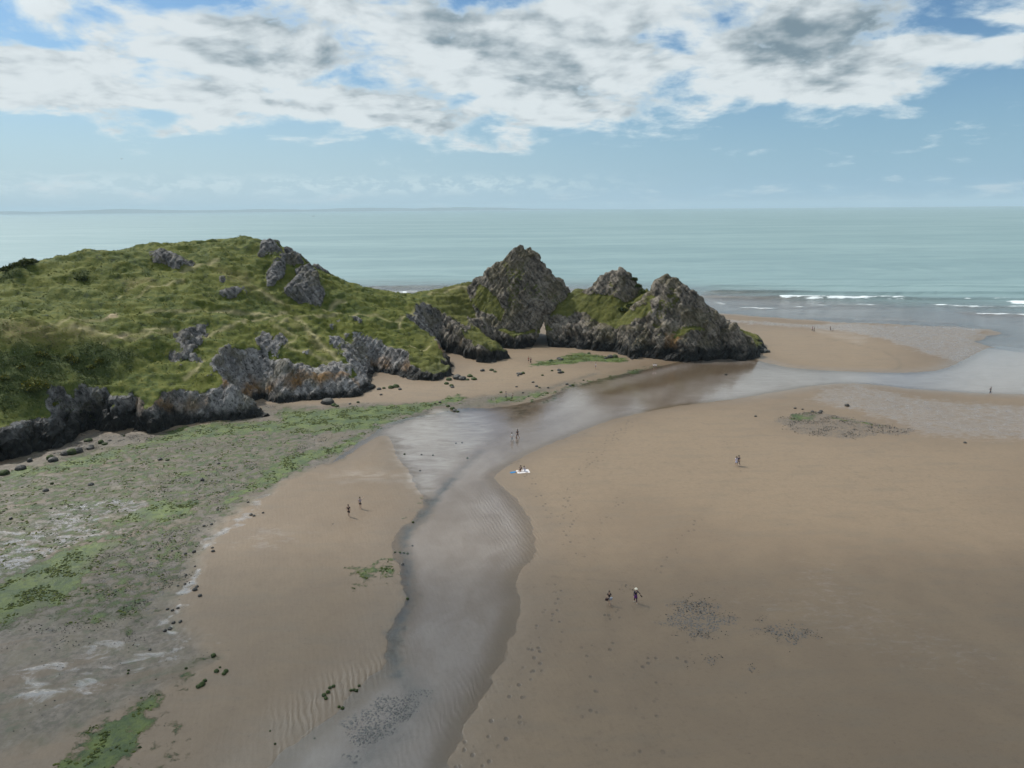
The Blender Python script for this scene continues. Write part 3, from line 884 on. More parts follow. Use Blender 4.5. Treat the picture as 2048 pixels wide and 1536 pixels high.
X = (HR[:, None] * np.sin(HT)[None]).astype(np.float32)
Y = (HR[:, None] * np.cos(HT)[None]).astype(np.float32)
w1 = fbm2(X / 14, Y / 14, 4)
w2 = fbm2(X / 3.2 + 40, Y / 3.2, 4)
w3 = fbm2(X / 30 + 9, Y / 30, 3)
ztop = top_surface(X, Y)
ridged = 1 - np.abs(fbm2(X / 17 + 5, Y / 11 + 3, 3)) * 2
ztop = ztop + ridged * 1.15 + w1 * .65 + w2 * .08
# sheep terraces along the contours
tt = ztop / 1.35 + w1 * .7
ztop = ztop + .30 * (np.abs((tt - np.floor(tt)) - .5) * 2 - .5)
dfoot = -sdf(FOOT, X, Y, 60)
strata = fbm2((X * .8 + Y * .6) / 1.8, (X * -.6 + Y * .8) / 9, 3)
rg2 = 1 - 2 * np.abs(fbm2(X / 7 + 3, Y / 7, 3))
midz = (1 - sst(X, -34, -16)) * sst(X, -74, -62)
dn = dfoot + (w2 * .45 + strata * .5 + rg2 * .8) * (1 - .55 * midz)
east = sst(X, -34, -16)
west = 1 - sst(X, -72, -60)
slope = 1.35 + 1.3 * east + 1.0 * west + .25 * w3
steps = fbm2(X / 5 + 70, Y / 5, 3)
zcl = np.maximum(dn, -4) * slope + .45 * steps + np.maximum(dn - 7, 0) * 1.5
zcl = np.where(dn < 0, dn * 1.6, zcl)


def peak(u, v, Dh, sl, sr, sf, sb, nz, pw=1.25):
    x0, y0, z0 = atD(u, v, Dh)
    # local axes: across the view ray and along it
    a = math.atan2(x0, y0)
    ax = (X - x0) * math.cos(a) - (Y - y0) * math.sin(a)
    ay = (X - x0) * math.sin(a) + (Y - y0) * math.cos(a)
    s1 = np.where(ax < 0, -ax * sl, ax * sr)
    s2 = np.where(ay < 0, -ay * sf, ay * sb)
    return z0 + .4 - ((s1 ** pw + s2 ** pw) ** (1 / pw)) + nz


pn = strata * .75 + w2 * .6
pk = [peak(1042, 489, 226, .84, .98, 1.9, 2.6, pn, 1.4), peak(1241, 537, 221, .66, .95, 1.5, 1.6, pn * .8), peak(1335, 551, 209, 1.05, .80, 1.55, 1.5, pn, 1.4), ]
pk[2] = np.maximum(pk[2], peak(1405, 608, 208, 1.2, .72, 1.5, 1.4, pn))
pk[2] = np.maximum(pk[2], peak(1375, 578, 208.5, 1.2, .85, 1.5, 1.4, pn))
crag = np.maximum.reduce([peak(545, 480, 221, .5, .80, 1.5, .8, pn * .8), peak(575, 497, 217, .9, .75, 1.4, .8, pn * .8), peak(605, 535, 209.5, .9, .85, 1.7, .8, pn * .8), peak(632, 562, 206, 1.0, 2.6, 1.9, .9, pn * .8)])
allpk = np.maximum.reduce(pk)
zup = np.maximum(np.maximum(ztop, allpk), crag)
zcl2 = zcl + 20 * sst(X, -20, -5) * sst(dfoot, 5, 12)
Zf = np.minimum(zup, zcl2)
which = np.argmax(np.stack([ztop, pk[0], pk[1], pk[2], crag]), 0)
onpk = np.max(np.stack([pk[0], pk[1], pk[2], crag]), 0) - ztop
cliffness = sst(zup - zcl2, -.4, 1.2)
seaw = (dfoot > -6)


def hit(u, v, off=0.0):
    """pixel -> first point of the headland along that ray"""
    d = pix_dir(u, v)
    th = math.atan2(d[0], d[1])
    j = int(np.clip(round((th - HT[0]) / (HT[1] - HT[0])), 0, len(HT) - 1))
    zr = CAM_H + d[2] / math.hypot(d[0], d[1]) * HR
    k = np.nonzero(Zf[:, j] + off > zr)[0]
    i = int(k[0]) if len(k) else int(np.argmin(np.abs(HR - 215)))
    return float(X[i, j]), float(Y[i, j]), float(Zf[i, j])


def hpoly(pts):
    return [hit(*p)[:2] for p in pts]


def wxz(pix, soft=.8, noise=None):
    """mask of an area on a steep face, measured in the upright x-z plane"""
    h_ = np.array([hit(*p) for p in pix])
    d = sdf(h_[:, [0, 2]], X, Zf, 12)
    if noise is not None:
        d = d + noise
    return (1 - sst(d, -soft, soft)) * (np.abs(Y - h_[:, 1].mean()) < 14)


rock = np.maximum(cliffness, sst(onpk, -.2, 1.0))
cragm = np.zeros_like(X)
for p, hgt in ((ZM([(430, 200), (470, 115), (560, 88), (640, 105), (680, 165), (760, 205), (800, 262), (750, 300), (700, 280), (640, 340), (560, 435), (510, 425), (500, 340), (540, 250), (450, 210)]), 1.5),
               (ZM([(625, 480), (700, 400), (780, 300), (830, 285), (870, 305), (880, 355), (915, 385), (940, 500), (935, 560), (830, 572), (740, 550)]), 2.4)):
    d_ = sdf(hpoly(p), X, Y) + strata * .5 + w2 * .4
    m_ = 1 - sst(d_, -.7, .5)
    cragm = np.maximum(cragm, m_)
    Zf = Zf + hgt * (1 - sst(d_, -2.2, .3)) + m_ * strata * .7
rock = np.maximum(rock, cragm)
onpk = np.where(cragm > .5, 2.0, onpk)
which = np.where(cragm > .5, 4, which)
patches = [ZL([(890, 185), (940, 175), (1010, 200), (1100, 225), (1135, 245), (1130, 275), (1050, 285), (960, 275), (900, 230)]),
           ZL([(1275, 335), (1330, 335), (1330, 365), (1290, 365)]), ZL([(1300, 440), (1330, 415), (1440, 400), (1435, 440), (1360, 460), (1300, 458)]),
           ZL([(1230, 605), (1210, 690), (1180, 740), (1150, 790), (1190, 830), (1160, 850), (1110, 810), (1060, 740), (1030, 700), (1090, 660), (1170, 620)]),
           ZL([(1000, 830), (1060, 800), (1100, 830), (1080, 900), (1040, 900)]),
           ZM([(425, 810), (520, 800), (560, 830), (620, 770), (650, 850), (620, 930), (540, 970), (500, 900), (430, 860)]),
           ZM([(105, 940), (240, 930), (340, 930), (400, 930), (380, 1000), (420, 1040), (560, 1060), (880, 1040), (1000, 1030), (1100, 1010), (1230, 1090), (1100, 1130), (600, 1150), (200, 1150), (60, 1100)]),
           ZM([(940, 830), (1110, 800), (1090, 860), (1050, 940), (1000, 900)]), ZM([(955, 720), (1030, 700), (1000, 745)]), ZM([(1145, 660), (1230, 660), (1220, 690), (1150, 685)]),
           ZM([(1060, 900), (1250, 890), (1330, 960), (1500, 990), (1480, 1060), (1300, 1060), (1150, 1040)]), ZM([(780, 920), (830, 920), (820, 945), (780, 940)]),
           ZM([(1690, 620), (1850, 640), (1990, 720), (2010, 860), (1900, 930), (1800, 890), (1740, 720)]),
           Z3([(640, 450), (740, 480), (860, 560), (1000, 640), (1060, 700), (900, 760), (600, 780), (420, 760), (430, 680), (520, 600), (700, 640), (760, 600)]),
           Z3([(1250, 640), (1380, 630), (1400, 680), (1300, 690)]), Z3([(980, 500), (1050, 510), (1040, 560), (990, 540)]), Z3([(1060, 560), (1110, 550), (1090, 590)]),
           Z3([(1060, 690), (1250, 660), (1500, 720), (1700, 700), (1900, 720), (2000, 800), (1800, 860), (1300, 850), (1080, 820)])]
pn_ = w2 * 1.2 + strata * .9
for p in patches:
    q = hpoly(p)
    m_ = wpoly(q, X, Y, .9, pn_)
    rock = np.maximum(rock, m_)
    Zf = Zf + m_ * (.2 + .6 * strata)
# grass on ledges of the peaks
ledge = np.zeros_like(X)
for p, a in [(Z3([(740, 180), (830, 105), (880, 150), (860, 240), (800, 270), (740, 270), (680, 290), (730, 220)]), .52), (Z3([(800, 400), (940, 380), (1000, 460), (1180, 500), (1230, 500), (1100, 560), (900, 520)]), .42),
             (Z3([(520, 400), (590, 440), (660, 530), (740, 630), (690, 690), (560, 620), (450, 560)]), .9),
             (Z3([(1180, 520), (1300, 490), (1440, 480), (1560, 520), (1640, 580), (1720, 620), (1680, 720), (1560, 760), (1440, 700), (1300, 640), (1150, 630), (1100, 600)]), .95),
             (Z3([(1480, 340), (1560, 300), (1600, 360), (1500, 400)]), .5),
             (Z3([(1680, 350), (1740, 380), (1760, 440), (1820, 460), (1760, 560), (1720, 600), (1640, 600), (1740, 520)]), 1.0),
             (ZR([(280, 620), (480, 500), (600, 480), (600, 640), (440, 680), (300, 740)]), .9), (ZR([(700, 400), (860, 380), (900, 480), (760, 660), (620, 700), (640, 560)]), .55),
             (ZR([(580, 720), (680, 760), (660, 800), (590, 780)]), .7), (ZR([(700, 200), (880, 190), (900, 260), (780, 260)]), .55), (ZR([(1150, 510), (1260, 540), (1200, 580)]), .6),
             (ZM([(500, 190), (620, 180), (600, 240), (520, 300), (450, 300)]), .7), (ZM([(620, 450), (700, 350), (800, 270), (720, 280), (600, 400), (560, 460)]), .95)]:
    ledge = np.maximum(ledge, a * wxz(p, .7, pn_ * .5))
path = np.zeros_like(X)
for pl, wdt in [(ZM([(0, 830), (100, 780), (250, 720), (400, 690), (530, 660), (660, 620)]), .35), (ZM([(0, 612), (150, 625), (300, 632), (530, 645)]), .3), (ZM([(560, 730), (640, 770), (740, 805), (650, 870)]), .3), (ZM([(640, 885), (700, 905), (800, 915), (900, 965), (1000, 1005)]), .35),
                (ZM([(740, 670), (820, 760), (900, 840), (960, 910), (1040, 980)]), .7), (ZM([(540, 690), (620, 700), (740, 660), (900, 660), (1200, 640), (1330, 640), (1450, 690), (1520, 690), (1600, 675), (1660, 620), (1700, 575), (1730, 560)]), .35),
                (ZM([(940, 605), (1000, 580), (1100, 550)]), .5), (ZM([(1510, 740), (1520, 690)]), .3), (ZM([(1360, 930), (1450, 890), (1600, 880), (1740, 885)]), .3), (ZM([(440, 460), (520, 500), (620, 550)]), .5),
                (ZL([(300, 610), (470, 590), (600, 600), (690, 570)]), .35), (ZL([(420, 640), (560, 650), (680, 690), (760, 670), (850, 670), (930, 640), (1020, 650)]), .4), (ZL([(600, 730), (700, 700), (850, 690), (990, 660)]), .3), (ZL([(1090, 940), (1160, 890), (1200, 840)]), .3),
                (ZL([(700, 460), (850, 420), (980, 390), (1080, 360)]), .3), (ZL([(1080, 310), (1180, 260), (1280, 240)]), .7), (ZL([(860, 550), (1000, 540), (1250, 545), (1536, 550)]), .25), (Z3([(0, 680), (60, 620), (130, 565)]), .4), (Z3([(150, 490), (300, 455), (400, 425), (520, 410)]), .5)]:
    path = np.maximum(path, wpoly(hpoly(pl), X, Y, wdt + .25, w2 * .3, closed=False, width=wdt * .55 + .05))
sandp = np.maximum(wpoly(hpoly(ZL([(680, 690), (720, 670), (760, 680), (720, 700)])), X, Y, .5, w2 * .5), wpoly(hpoly(ZL([(640, 570), (690, 555), (690, 575), (600, 595)])), X, Y, .4, w2 * .5))
scrub = np.maximum.reduce([wpoly(hpoly(p), X, Y, 2.0, w2 * 1.5) for p in (ZL([(-100, 820), (0, 780), (150, 750), (420, 760), (470, 740), (600, 745), (800, 800), (760, 860), (600, 960), (560, 1000), (480, 960), (400, 880), (300, 1000), (520, 1060), (300, 1130), (0, 1150), (-100, 1150)]), ZL([(0, 340), (80, 290), (190, 265), (100, 320), (30, 345)]), ZL([(450, 330), (510, 320), (520, 355), (460, 360)]))])
tan_ = np.maximum.reduce([wpoly(hpoly(p), X, Y, 3.0, w2 * 2) for p in (ZL([(0, 600), (300, 610), (600, 660), (640, 700), (400, 720), (200, 730), (0, 740)]), ZL([(720, 360), (880, 340), (900, 380), (780, 400)]), ZM([(100, 280), (300, 350), (560, 520), (640, 570), (520, 520), (300, 400)]), ZM([(700, 690), (800, 740), (1000, 940), (980, 980), (860, 850), (740, 730)]))])
lich = np.maximum.reduce([wpoly(hpoly(p), X, Y, 1.2, w2 * 1.2) for p in (ZM([(150, 1190), (400, 1190), (640, 1150), (700, 1110), (900, 1120), (1150, 1110), (1160, 1150), (900, 1160), (700, 1180), (400, 1215), (180, 1230)]), ZL([(820, 1110), (900, 1100), (950, 1080), (1200, 1080), (1200, 1110), (1000, 1130), (860, 1140)]), ZM([(1310, 1030), (1450, 1020), (1480, 1060), (1350, 1065)]), ZM([(1520, 1060), (1590, 1040), (1570, 1080)]), Z3([(200, 870), (400, 850), (390, 910), (220, 920)]), ZR([(740, 920), (900, 890), (880, 940)]))])
rock = np.clip(rock, 0, 1)

# ---- resample each column by arc length, so that the steep faces get the vertices
NR = 400
dX = np.diff(HR)
seg = np.sqrt(dX[:, None] ** 2 + np.diff(Zf, axis=0) ** 2)
seg = seg * (0.22 + 1.0 * seaw[1:])
cum = np.concatenate([np.zeros((1, seg.shape[1])), np.cumsum(seg, 0)], 0)
# smooth the parameter between columns
kern = np.hanning(41)
kern /= kern.sum()
cum = np.apply_along_axis(lambda r_: np.convolve(np.pad(r_, 20, mode='edge'), kern, 'valid'), 1, cum)
fields = dict(r=np.repeat(HR[:, None], len(HT), 1), z=Zf, rock=rock, ledge=ledge, path=path, sandp=sandp, scrub=scrub, tan=tan_, lich=lich, onpk=onpk, which=which.astype(np.float32), cl=cliffness, dfoot=dfoot, east=east)
res = {k: np.empty((NR, len(HT)), np.float32) for k in fields}
lam = np.linspace(0, 1, NR)
for j in range(len(HT)):
    q = lam * cum[-1, j]
    for k, a in fields.items():
        res[k][:, j] = np.interp(q, cum[:, j], a[:, j])
VX = res['r'] * np.sin(HT)[None]
VY = res['r'] * np.cos(HT)[None]
VZ = res['z']


def gnormals(x, y, z):
    a = np.stack([np.gradient(x, axis=1), np.gradient(y, axis=1), np.gradient(z, axis=1)], -1)
    b = np.stack([np.gradient(x, axis=0), np.gradient(y, axis=0), np.gradient(z, axis=0)], -1)
    n = np.cross(a, b)
    n /= np.linalg.norm(n, axis=-1, keepdims=True) + 1e-9
    return np.where(n[..., 2:3] < 0, -n, n)


N = gnormals(VX, VY, VZ)
grassy = np.clip(res['ledge'] * 1.2, 0, 1)
rk = np.clip(res['rock'] * (1 - .7 * grassy), 0, 1)
# tilted limestone beds: rotate so that beds stand steeply, leaning to the right
ca_, sa_ = math.cos(R(38)), math.sin(R(38))
bx = VX * ca_ - VZ * sa_ * .9
bz = VX * sa_ + VZ * ca_
def stepn(n, k=3.0):
    f = n * k
    fl = np.floor(f)
    return (fl + sst(f - fl, .72, 1.0)) / k


beds = ridge3(bx / 1.25, VY / 5.0, bz / 9.0, 2, .5)
blocks = stepn(pn3(bx / 3.6 + 30, VY / 4.0, bz / 5.0) + .5 * pn3(bx / 1.7 + 10, VY / 2.2, bz / 2.6), 3.5)
lbeds = ridge3(bx / 1.5, VY / 14.0, bz / 22.0, 2, .5)
fineb = stepn(pn3(bx / 1.1 + 5, VY / 1.3, bz / 1.9), 3.0)
chip = ridge3(VX / 1.1, VY / 1.1, VZ / 1.1, 2, .6)
big3 = pn3(VX / 9 + 3, VY / 9, VZ / 9)
mz = (1 - sst(VX, -34, -16)) * sst(VX, -74, -62)
dsp = rk * ((.40 * (1 - mz) * beds + .5 * mz * lbeds) + .9 * blocks * (1 - .72 * mz) + .22 * chip + .30 * fineb + .7 * big3 * (1 - .6 * mz))
# wave-cut notch above the sand
low = sst(VZ, -.5, .6) * (1 - sst(VZ, 2.6, 5.0)) * sst(res['east'], .3, .9)
dsp -= low * rk * (1.5 + 1.2 * big3) * sst(res['dfoot'], .6, 2.0)
gr = 1 - rk
dsp += gr * (.20 * pn3(VX / 1.3, VY / 1.3, VZ / 1.3) + .10 * pn3(VX / .55, VY / .55, VZ / .55) + .45 * res['scrub'] * np.abs(pn3(VX / 2.2, VY / 2.2, VZ / 2.2)) - .12 * res['path'])
VX2 = VX + N[..., 0] * dsp
VY2 = VY + N[..., 1] * dsp
VZ2 = VZ + N[..., 2] * dsp

# ---- sea arch through the ridge
ax0, ay0 = gnd(1084, 696)
aang = math.atan2(ax0, ay0)
APX = np.array([-3.6, -2.4, -1.3, -.2, .55, 1.2, 1.6, 2.2])
APZ = np.array([0., 1.8, 4.2, 6.4, 8.0, 5.6, 2.6, 0.])
def arch_z(x, y):
    lx = (x - ax0) * math.cos(aang) - (y - ay0) * math.sin(aang)
    return np.interp(lx + .25 * pn2(y / 3, x * 0), APX, APZ, left=-5, right=-5) + 0.0
AZ = arch_z(VX2, VY2)
open_ = (VZ2 < AZ)
keepf = ~(open_[:-1, :-1] & open_[1:, :-1] & open_[:-1, 1:] & open_[1:, 1:])
keepf &= fc(res['dfoot']) > -3.0

tidal_shade = 2.6 + 2.2 * res['east'] + 3.6 * (1 - sst(VX, -74, -60))
attrs = dict(slab=mz * (1 - sst(VZ, 9, 14)), tidal_shade=tidal_shade, rock=res['rock'], ledge=res['ledge'], path=res['path'], sandp=res['sandp'], scrub=res['scrub'], tan=res['tan'], lich=res['lich'], east=res['east'])

mh, t = new_mat('headland_ground')
o_ = t.n('ShaderNodeOutputMaterial')
b_ = t.n('ShaderNodeBsdfPrincipled')
t.t.links.new(b_.outputs[0], o_.inputs[0])
geo = t.n('ShaderNodeNewGeometry')
pos = geo.outputs['Position']
A = {k: t.attr(k) for k in attrs}
sp = t.n('ShaderNodeSeparateXYZ')
t.put(sp.inputs[0], pos)
zz = sp.outputs[2]
g1 = t.noise(pos, .10, 4, .6)
g2 = t.noise(pos, .55, 5, .65)
g3 = t.noise(pos, 2.6, 4, .7)
gc = t.mix(t.ss(g1, .36, .64), (.058, .078, .010), (.104, .116, .016))
gc = t.mix(t.ss(g2, .44, .68), gc, (.130, .132, .024))
gc = t.mix(t.ss(g2, .48, .28), gc, (.028, .038, .008))
gc = t.mix(t.m('MULTIPLY', A['east'], .45), gc, (.085, .074, .020))
gc = t.mix(t.m('MULTIPLY', A['tan'], t.ss(g3, .3, .7)), gc, (.19, .150, .062))
gc = t.mix(A['scrub'], gc, t.mix(t.ss(g3, .3, .7), (.040, .058, .014), (.090, .108, .030)))
gc = t.mix(t.ss(g3, .52, .82, 0, .3), gc, (.026, .033, .008))
gc = t.mix(t.m('MULTIPLY', A['path'], t.ss(g3, .1, .5, .45, 1)), gc, (.33, .285, .145))
gc = t.mix(A['sandp'], gc, (.42, .32, .20))
# rock
rp = t.n('ShaderNodeVectorRotate', rotation_type='Y_AXIS')
t.put(rp.inputs['Vector'], pos)
rp.inputs['Angle'].default_value = R(38)
rv = t.scale(rp.outputs[0], 1.0, .35, .28)
r1 = t.noise(rv, .9, 6, .68, .4)
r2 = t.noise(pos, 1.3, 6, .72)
r3 = t.noise(pos, .16, 3, .5)
rc = t.mix(t.ss(r1, .34, .68), (.060, .058, .057), (.270, .255, .240))
rc = t.mix(t.m('MULTIPLY', A['east'], .85), rc, t.mix(t.ss(r1, .34, .66), (.050, .040, .030), (.270, .228, .175)))
rc = t.mix(t.m('MULTIPLY', A['slab'], .7), rc, t.mix(t.ss(r1, .30, .62), (.110, .106, .104), (.360, .340, .325)))
rc = t.mix(t.ss(r2, .52, .37, 0, .8), rc, (.030, .027, .024))  # dark tone where the noise dips, painting in the shade of crevices
rc = t.mix(t.ss(r2, .60, .74, 0, .8), rc, (.36, .34, .31))
rc = t.mix(t.m('MULTIPLY', t.ss(t.m('ADD', r3, t.m('MULTIPLY', t.m('SUBTRACT', g2, .5), .5)), .50, .64), .38), rc, (.105, .088, .032))
rc = t.mix(t.m('MULTIPLY', A['lich'], t.ss(r2, .30, .58, 0, .85)), rc, (.27, .135, .030))
tide_shade = t.ss(t.m('ADD', zz, t.m('MULTIPLY', t.m('SUBTRACT', r1, .5), 3.0)), A['tidal_shade'], t.m('MULTIPLY', A['tidal_shade'], .45))
rc = t.mix(tide_shade, rc, t.mix(t.ss(r2, .4, .7), (.006, .006, .006), (.030, .027, .020)))  # wet dark tidal rock, blackened further to paint in the undercut's shade
# where rock shows: mask with ragged edge; turf on ledges and on flat spots
sn = t.n('ShaderNodeSeparateXYZ')
t.put(sn.inputs[0], geo.outputs['True Normal'])
turf = t.m('MULTIPLY', t.ss(sn.outputs[2], .60, .86), t.ss(zz, 5.0, 9.0))
rmask = t.m('SUBTRACT', A['rock'], t.m('MULTIPLY', A['ledge'], 1.05))
rmask = t.m('SUBTRACT', rmask, t.m('MULTIPLY', turf, .35))
rmask = t.ss(t.m('ADD', t.m('ADD', rmask, t.m('MULTIPLY', t.m('SUBTRACT', r2, .5), .8)), t.m('MULTIPLY', t.m('SUBTRACT', g2, .5), .9)), .33, .50)
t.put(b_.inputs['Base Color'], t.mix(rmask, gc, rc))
t.put(b_.inputs['Roughness'], t.lin(tide_shade, 0, 1, .88, .55))
t.put(b_.inputs['Specular IOR Level'], .25)
hh = t.m('ADD', t.m('MULTIPLY', rmask, t.m('ADD', t.m('MULTIPLY', r1, .9), t.m('MULTIPLY', r2, .6))), t.m('MULTIPLY', t.m('SUBTRACT', 1, rmask), t.m('ADD', t.m('MULTIPLY', g3, .28), t.m('MULTIPLY', g2, .3))))
bp = t.n('ShaderNodeBump')
bp.inputs['Strength'].default_value = .8
bp.inputs['Distance'].default_value = 1.0
t.put(bp.inputs['Height'], hh)
t.put(b_.inputs['Normal'], bp.outputs[0])

wf = fc(np.where(res['onpk'] > .25, np.round(res['which']), 0))
wf = np.where((fc(res['onpk']) > .3), np.round(wf), 0)
parts = [('limestone_peak', 1, 'tallest pyramid shaped limestone peak with turf cap, above the sea arch', 'rock peak'),
         ('limestone_peak', 2, 'lowest blunt limestone peak with ivy green gully, between two other peaks', 'rock peak'),
         ('limestone_peak', 3, 'brown limestone peak running down in jagged steps to the sand bar', 'rock peak'),
         ('crag', 4, 'bare grey rock crag on the shoulder of the grassy hill', 'crag')]
taken = np.zeros(keepf.shape, bool)
def main_piece(m):
    zf_ = np.where(m, fc(VZ2), -1e9)
    cur = np.zeros_like(m)
    cur[np.unravel_index(np.argmax(zf_), m.shape)] = True
    n0 = 0
    for it in range(2500):
        g = cur.copy()
        g[1:] |= cur[:-1]
        g[:-1] |= cur[1:]
        g[:, 1:] |= cur[:, :-1]
        g[:, :-1] |= cur[:, 1:]
        cur = g & m
        if it % 20 == 0:
            n1_ = cur.sum()
            if n1_ == n0:
                break
            n0 = n1_
    return cur


for nm, k, lab, cat in parts:
    kk = main_piece(keepf & (wf == k))
    taken |= kk
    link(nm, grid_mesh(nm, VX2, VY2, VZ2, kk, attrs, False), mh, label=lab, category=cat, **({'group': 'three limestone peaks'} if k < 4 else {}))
isrock = fc(res['rock'] - res['ledge']) > .55
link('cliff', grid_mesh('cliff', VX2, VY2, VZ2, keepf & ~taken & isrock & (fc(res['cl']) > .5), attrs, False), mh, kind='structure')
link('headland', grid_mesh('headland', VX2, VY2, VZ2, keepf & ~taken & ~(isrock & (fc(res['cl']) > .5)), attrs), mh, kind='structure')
# roof and walls of the arch
tu = np.linspace(-3.4, 2.1, 34)
tv = np.arange(-8, 60, .5)
AXX = ax0 + tu[None] * math.cos(aang) + tv[:, None] * math.sin(aang)
AYY = ay0 - tu[None] * math.sin(aang) + tv[:, None] * math.cos(aang)
AZZ = np.interp(tu, APX, APZ)[None] + 0 * AXX + .2 * pn2(AXX / 1.2, AYY / 1.2)
AXX = AXX + .25 * pn2(AYY / 3, AXX * 0)
def zf_at(x, y):
    th = np.arctan2(x, y)
    r = np.hypot(x, y)
    j = np.clip(np.round((th - HT[0]) / (HT[1] - HT[0])).astype(int), 0, len(HT) - 1)
    i = np.clip(np.round((r - HR[0]) / (HR[1] - HR[0])).astype(int), 0, len(HR) - 1)
    return Zf[i, j]
ka = fc(zf_at(AXX, AYY) - AZZ) > -.6
link('sea_arch', grid_mesh('sea_arch', AXX, AYY, AZZ, ka, dict(rock=np.ones_like(AXX), east=np.ones_like(AXX), tidal_shade=np.ones_like(AXX) * 5)), mh, kind='structure')

# ================================================================== ADDED SHADE CLOUD, HAZE, FAR COAST
def ellipsoid(name, loc, rad, seg=48, rings=24):
    bm = bmesh.new()
    bmesh.ops.create_uvsphere(bm, u_segments=seg, v_segments=rings, radius=1)
    for v in bm.verts:
        n = pn3(np.array([v.co.x * 2]), np.array([v.co.y * 2]), np.array([v.co.z * 2 + loc[0] * .01]))[0]
        k = 1 + .12 * n
        v.co = Vector((v.co.x * rad[0] * k, v.co.y * rad[1] * k, v.co.z * rad[2] * k))
    me = bpy.data.meshes.new(name)
    bm.to_mesh(me)
    bm.free()
    o = link(name, me)
    o.location = loc
    return o


mc, t = new_mat('shade_cloud_vapour')
o_ = t.n('ShaderNodeOutputMaterial')
vp = t.n('ShaderNodeVolumePrincipled')
vp.inputs['Color'].default_value = (.95, .95, .96, 1)
vp.inputs['Density'].default_value = .012
t.t.links.new(vp.outputs[0], o_.inputs['Volume'])
# unseen cloud, added so that its shadow darkens the near beach
ch = 420.0
sh = (SUNV.x / SUNV.z * ch, SUNV.y / SUNV.z * ch)
for cx, cy, rx, ry in ((10, 8, 230, 66),):
    o = ellipsoid('shade_cloud', (cx + sh[0], cy + sh[1], ch), (rx, ry, 60))
    o.data.materials.append(mc)
    o['label'] = 'unseen added cloud overhead that shades the near beach'
    o['category'] = 'shade_cloud'

# far shore across the channel
mfar, t = new_mat('far_coast')
o_ = t.n('ShaderNodeOutputMaterial')
b_ = t.n('ShaderNodeBsdfPrincipled')
pos = t.n('ShaderNodeNewGeometry').outputs['Position']
t.put(b_.inputs['Base Color'], t.mix(t.noise(pos, .0012, 4), (.05, .075, .05), (.12, .12, .08)))
b_.inputs['Roughness'].default_value = .95
t.t.links.new(b_.outputs[0], o_.inputs[0])
fth = np.radians(np.linspace(-58, 9, 240))
frr = np.linspace(25500, 30000, 14)
FX, FY = frr[:, None] * np.sin(fth)[None], frr[:, None] * np.cos(fth)[None]
prof = 95 + 55 * fbm2(np.degrees(fth) / 7, np.degrees(fth) * 0 + 3.3, 4) + 30 * np.sin(np.degrees(fth) / 11)
prof = prof * (1 - sst(np.degrees(fth), -4, 8)) + 10
cross = np.sin(np.linspace(0, 1, 14) ** .6 * math.pi)
FZ = prof[None] * cross[:, None] * (1 + .25 * fbm2(FX / 1500, FY / 1500, 3)) - 4
link('far_hills', grid_mesh('far_hills', FX, FY, FZ), mfar, kind='structure')

mhz, t = new_mat('sea_haze')
o_ = t.n('ShaderNodeOutputMaterial')
vp = t.n('ShaderNodeVolumePrincipled')
vp.inputs['Color'].default_value = (.70, .90, 1.0, 1)
vp.inputs['Density'].default_value = 5.5e-5
vp.inputs['Anisotropy'].default_value = .0
t.t.links.new(vp.outputs[0], o_.inputs['Volume'])
bm = bmesh.new()
bmesh.ops.create_cube(bm, size=1)
for v in bm.verts:
    v.co = Vector((v.co.x * 68000, v.co.y * 68000, -8 if v.co.z < 0 else 270))
me = bpy.data.meshes.new('haze')
bm.to_mesh(me)
bm.free()
link('haze', me, mhz, kind='stuff')

# ================================================================== LOOSE COVER: WEED, PEBBLES, TURF, SCRUB
rng = np.random.default_rng(11)


def scatter(weight, n, xs, ys):
    """n random spots on a grid, chance by weight"""
    w = np.clip(weight, 0, None).ravel().astype(np.float64)
    w /= w.sum()
    k = rng.choice(w.size, n, p=w)
    return xs.ravel()[k], ys.ravel()[k], k


def tone_mat(name, stops, rough=.85, spec=.25):
    m, t = new_mat(name)
    o = t.n('ShaderNodeOutputMaterial')
    b = t.n('ShaderNodeBsdfPrincipled')
    r = t.n('ShaderNodeValToRGB')
    e = r.color_ramp.elements
    while len(e) < len(stops):
        e.new(.5)
    for i, (p, c) in enumerate(stops):
        e[i].position = p
        e[i].color = (*c, 1)
    t.put(r.inputs[0], t.attr('tone'))
    pos = t.n('ShaderNodeNewGeometry').outputs['Position']
    c = t.mix(t.noise(pos, 4.0, 3), r.outputs[0], t.mix(1.0, r.outputs[0], (.55, .55, .55), 'MULTIPLY'))
    t.put(b.inputs['Base Color'], c)
    b.inputs['Roughness'].default_value = rough
    b.inputs['Specular IOR Level'].default_value = spec
    t.t.links.new(b.outputs[0], o.inputs[0])
    return m


def raw_mesh(name, co, tris, tone=None, smooth=False):
    me = bpy.data.meshes.new(name)
    me.vertices.add(len(co))
    me.vertices.foreach_set('co', np.asarray(co, np.float32).ravel())
    me.loops.add(tris.size)
    me.loops.foreach_set('vertex_index', tris.astype(np.int32).ravel())
    me.polygons.add(len(tris))
    me.polygons.foreach_set('loop_start', np.arange(0, tris.size, 3, dtype=np.int32))
    me.polygons.foreach_set('loop_total', np.full(len(tris), 3, np.int32))
    me.polygons.foreach_set('use_smooth', np.full(len(tris), smooth))
    me.update(calc_edges=True)
    if tone is not None:
        at = me.attributes.new('tone', 'FLOAT', 'POINT')
        at.data.foreach_set('value', np.asarray(tone, np.float32).ravel())
    return me


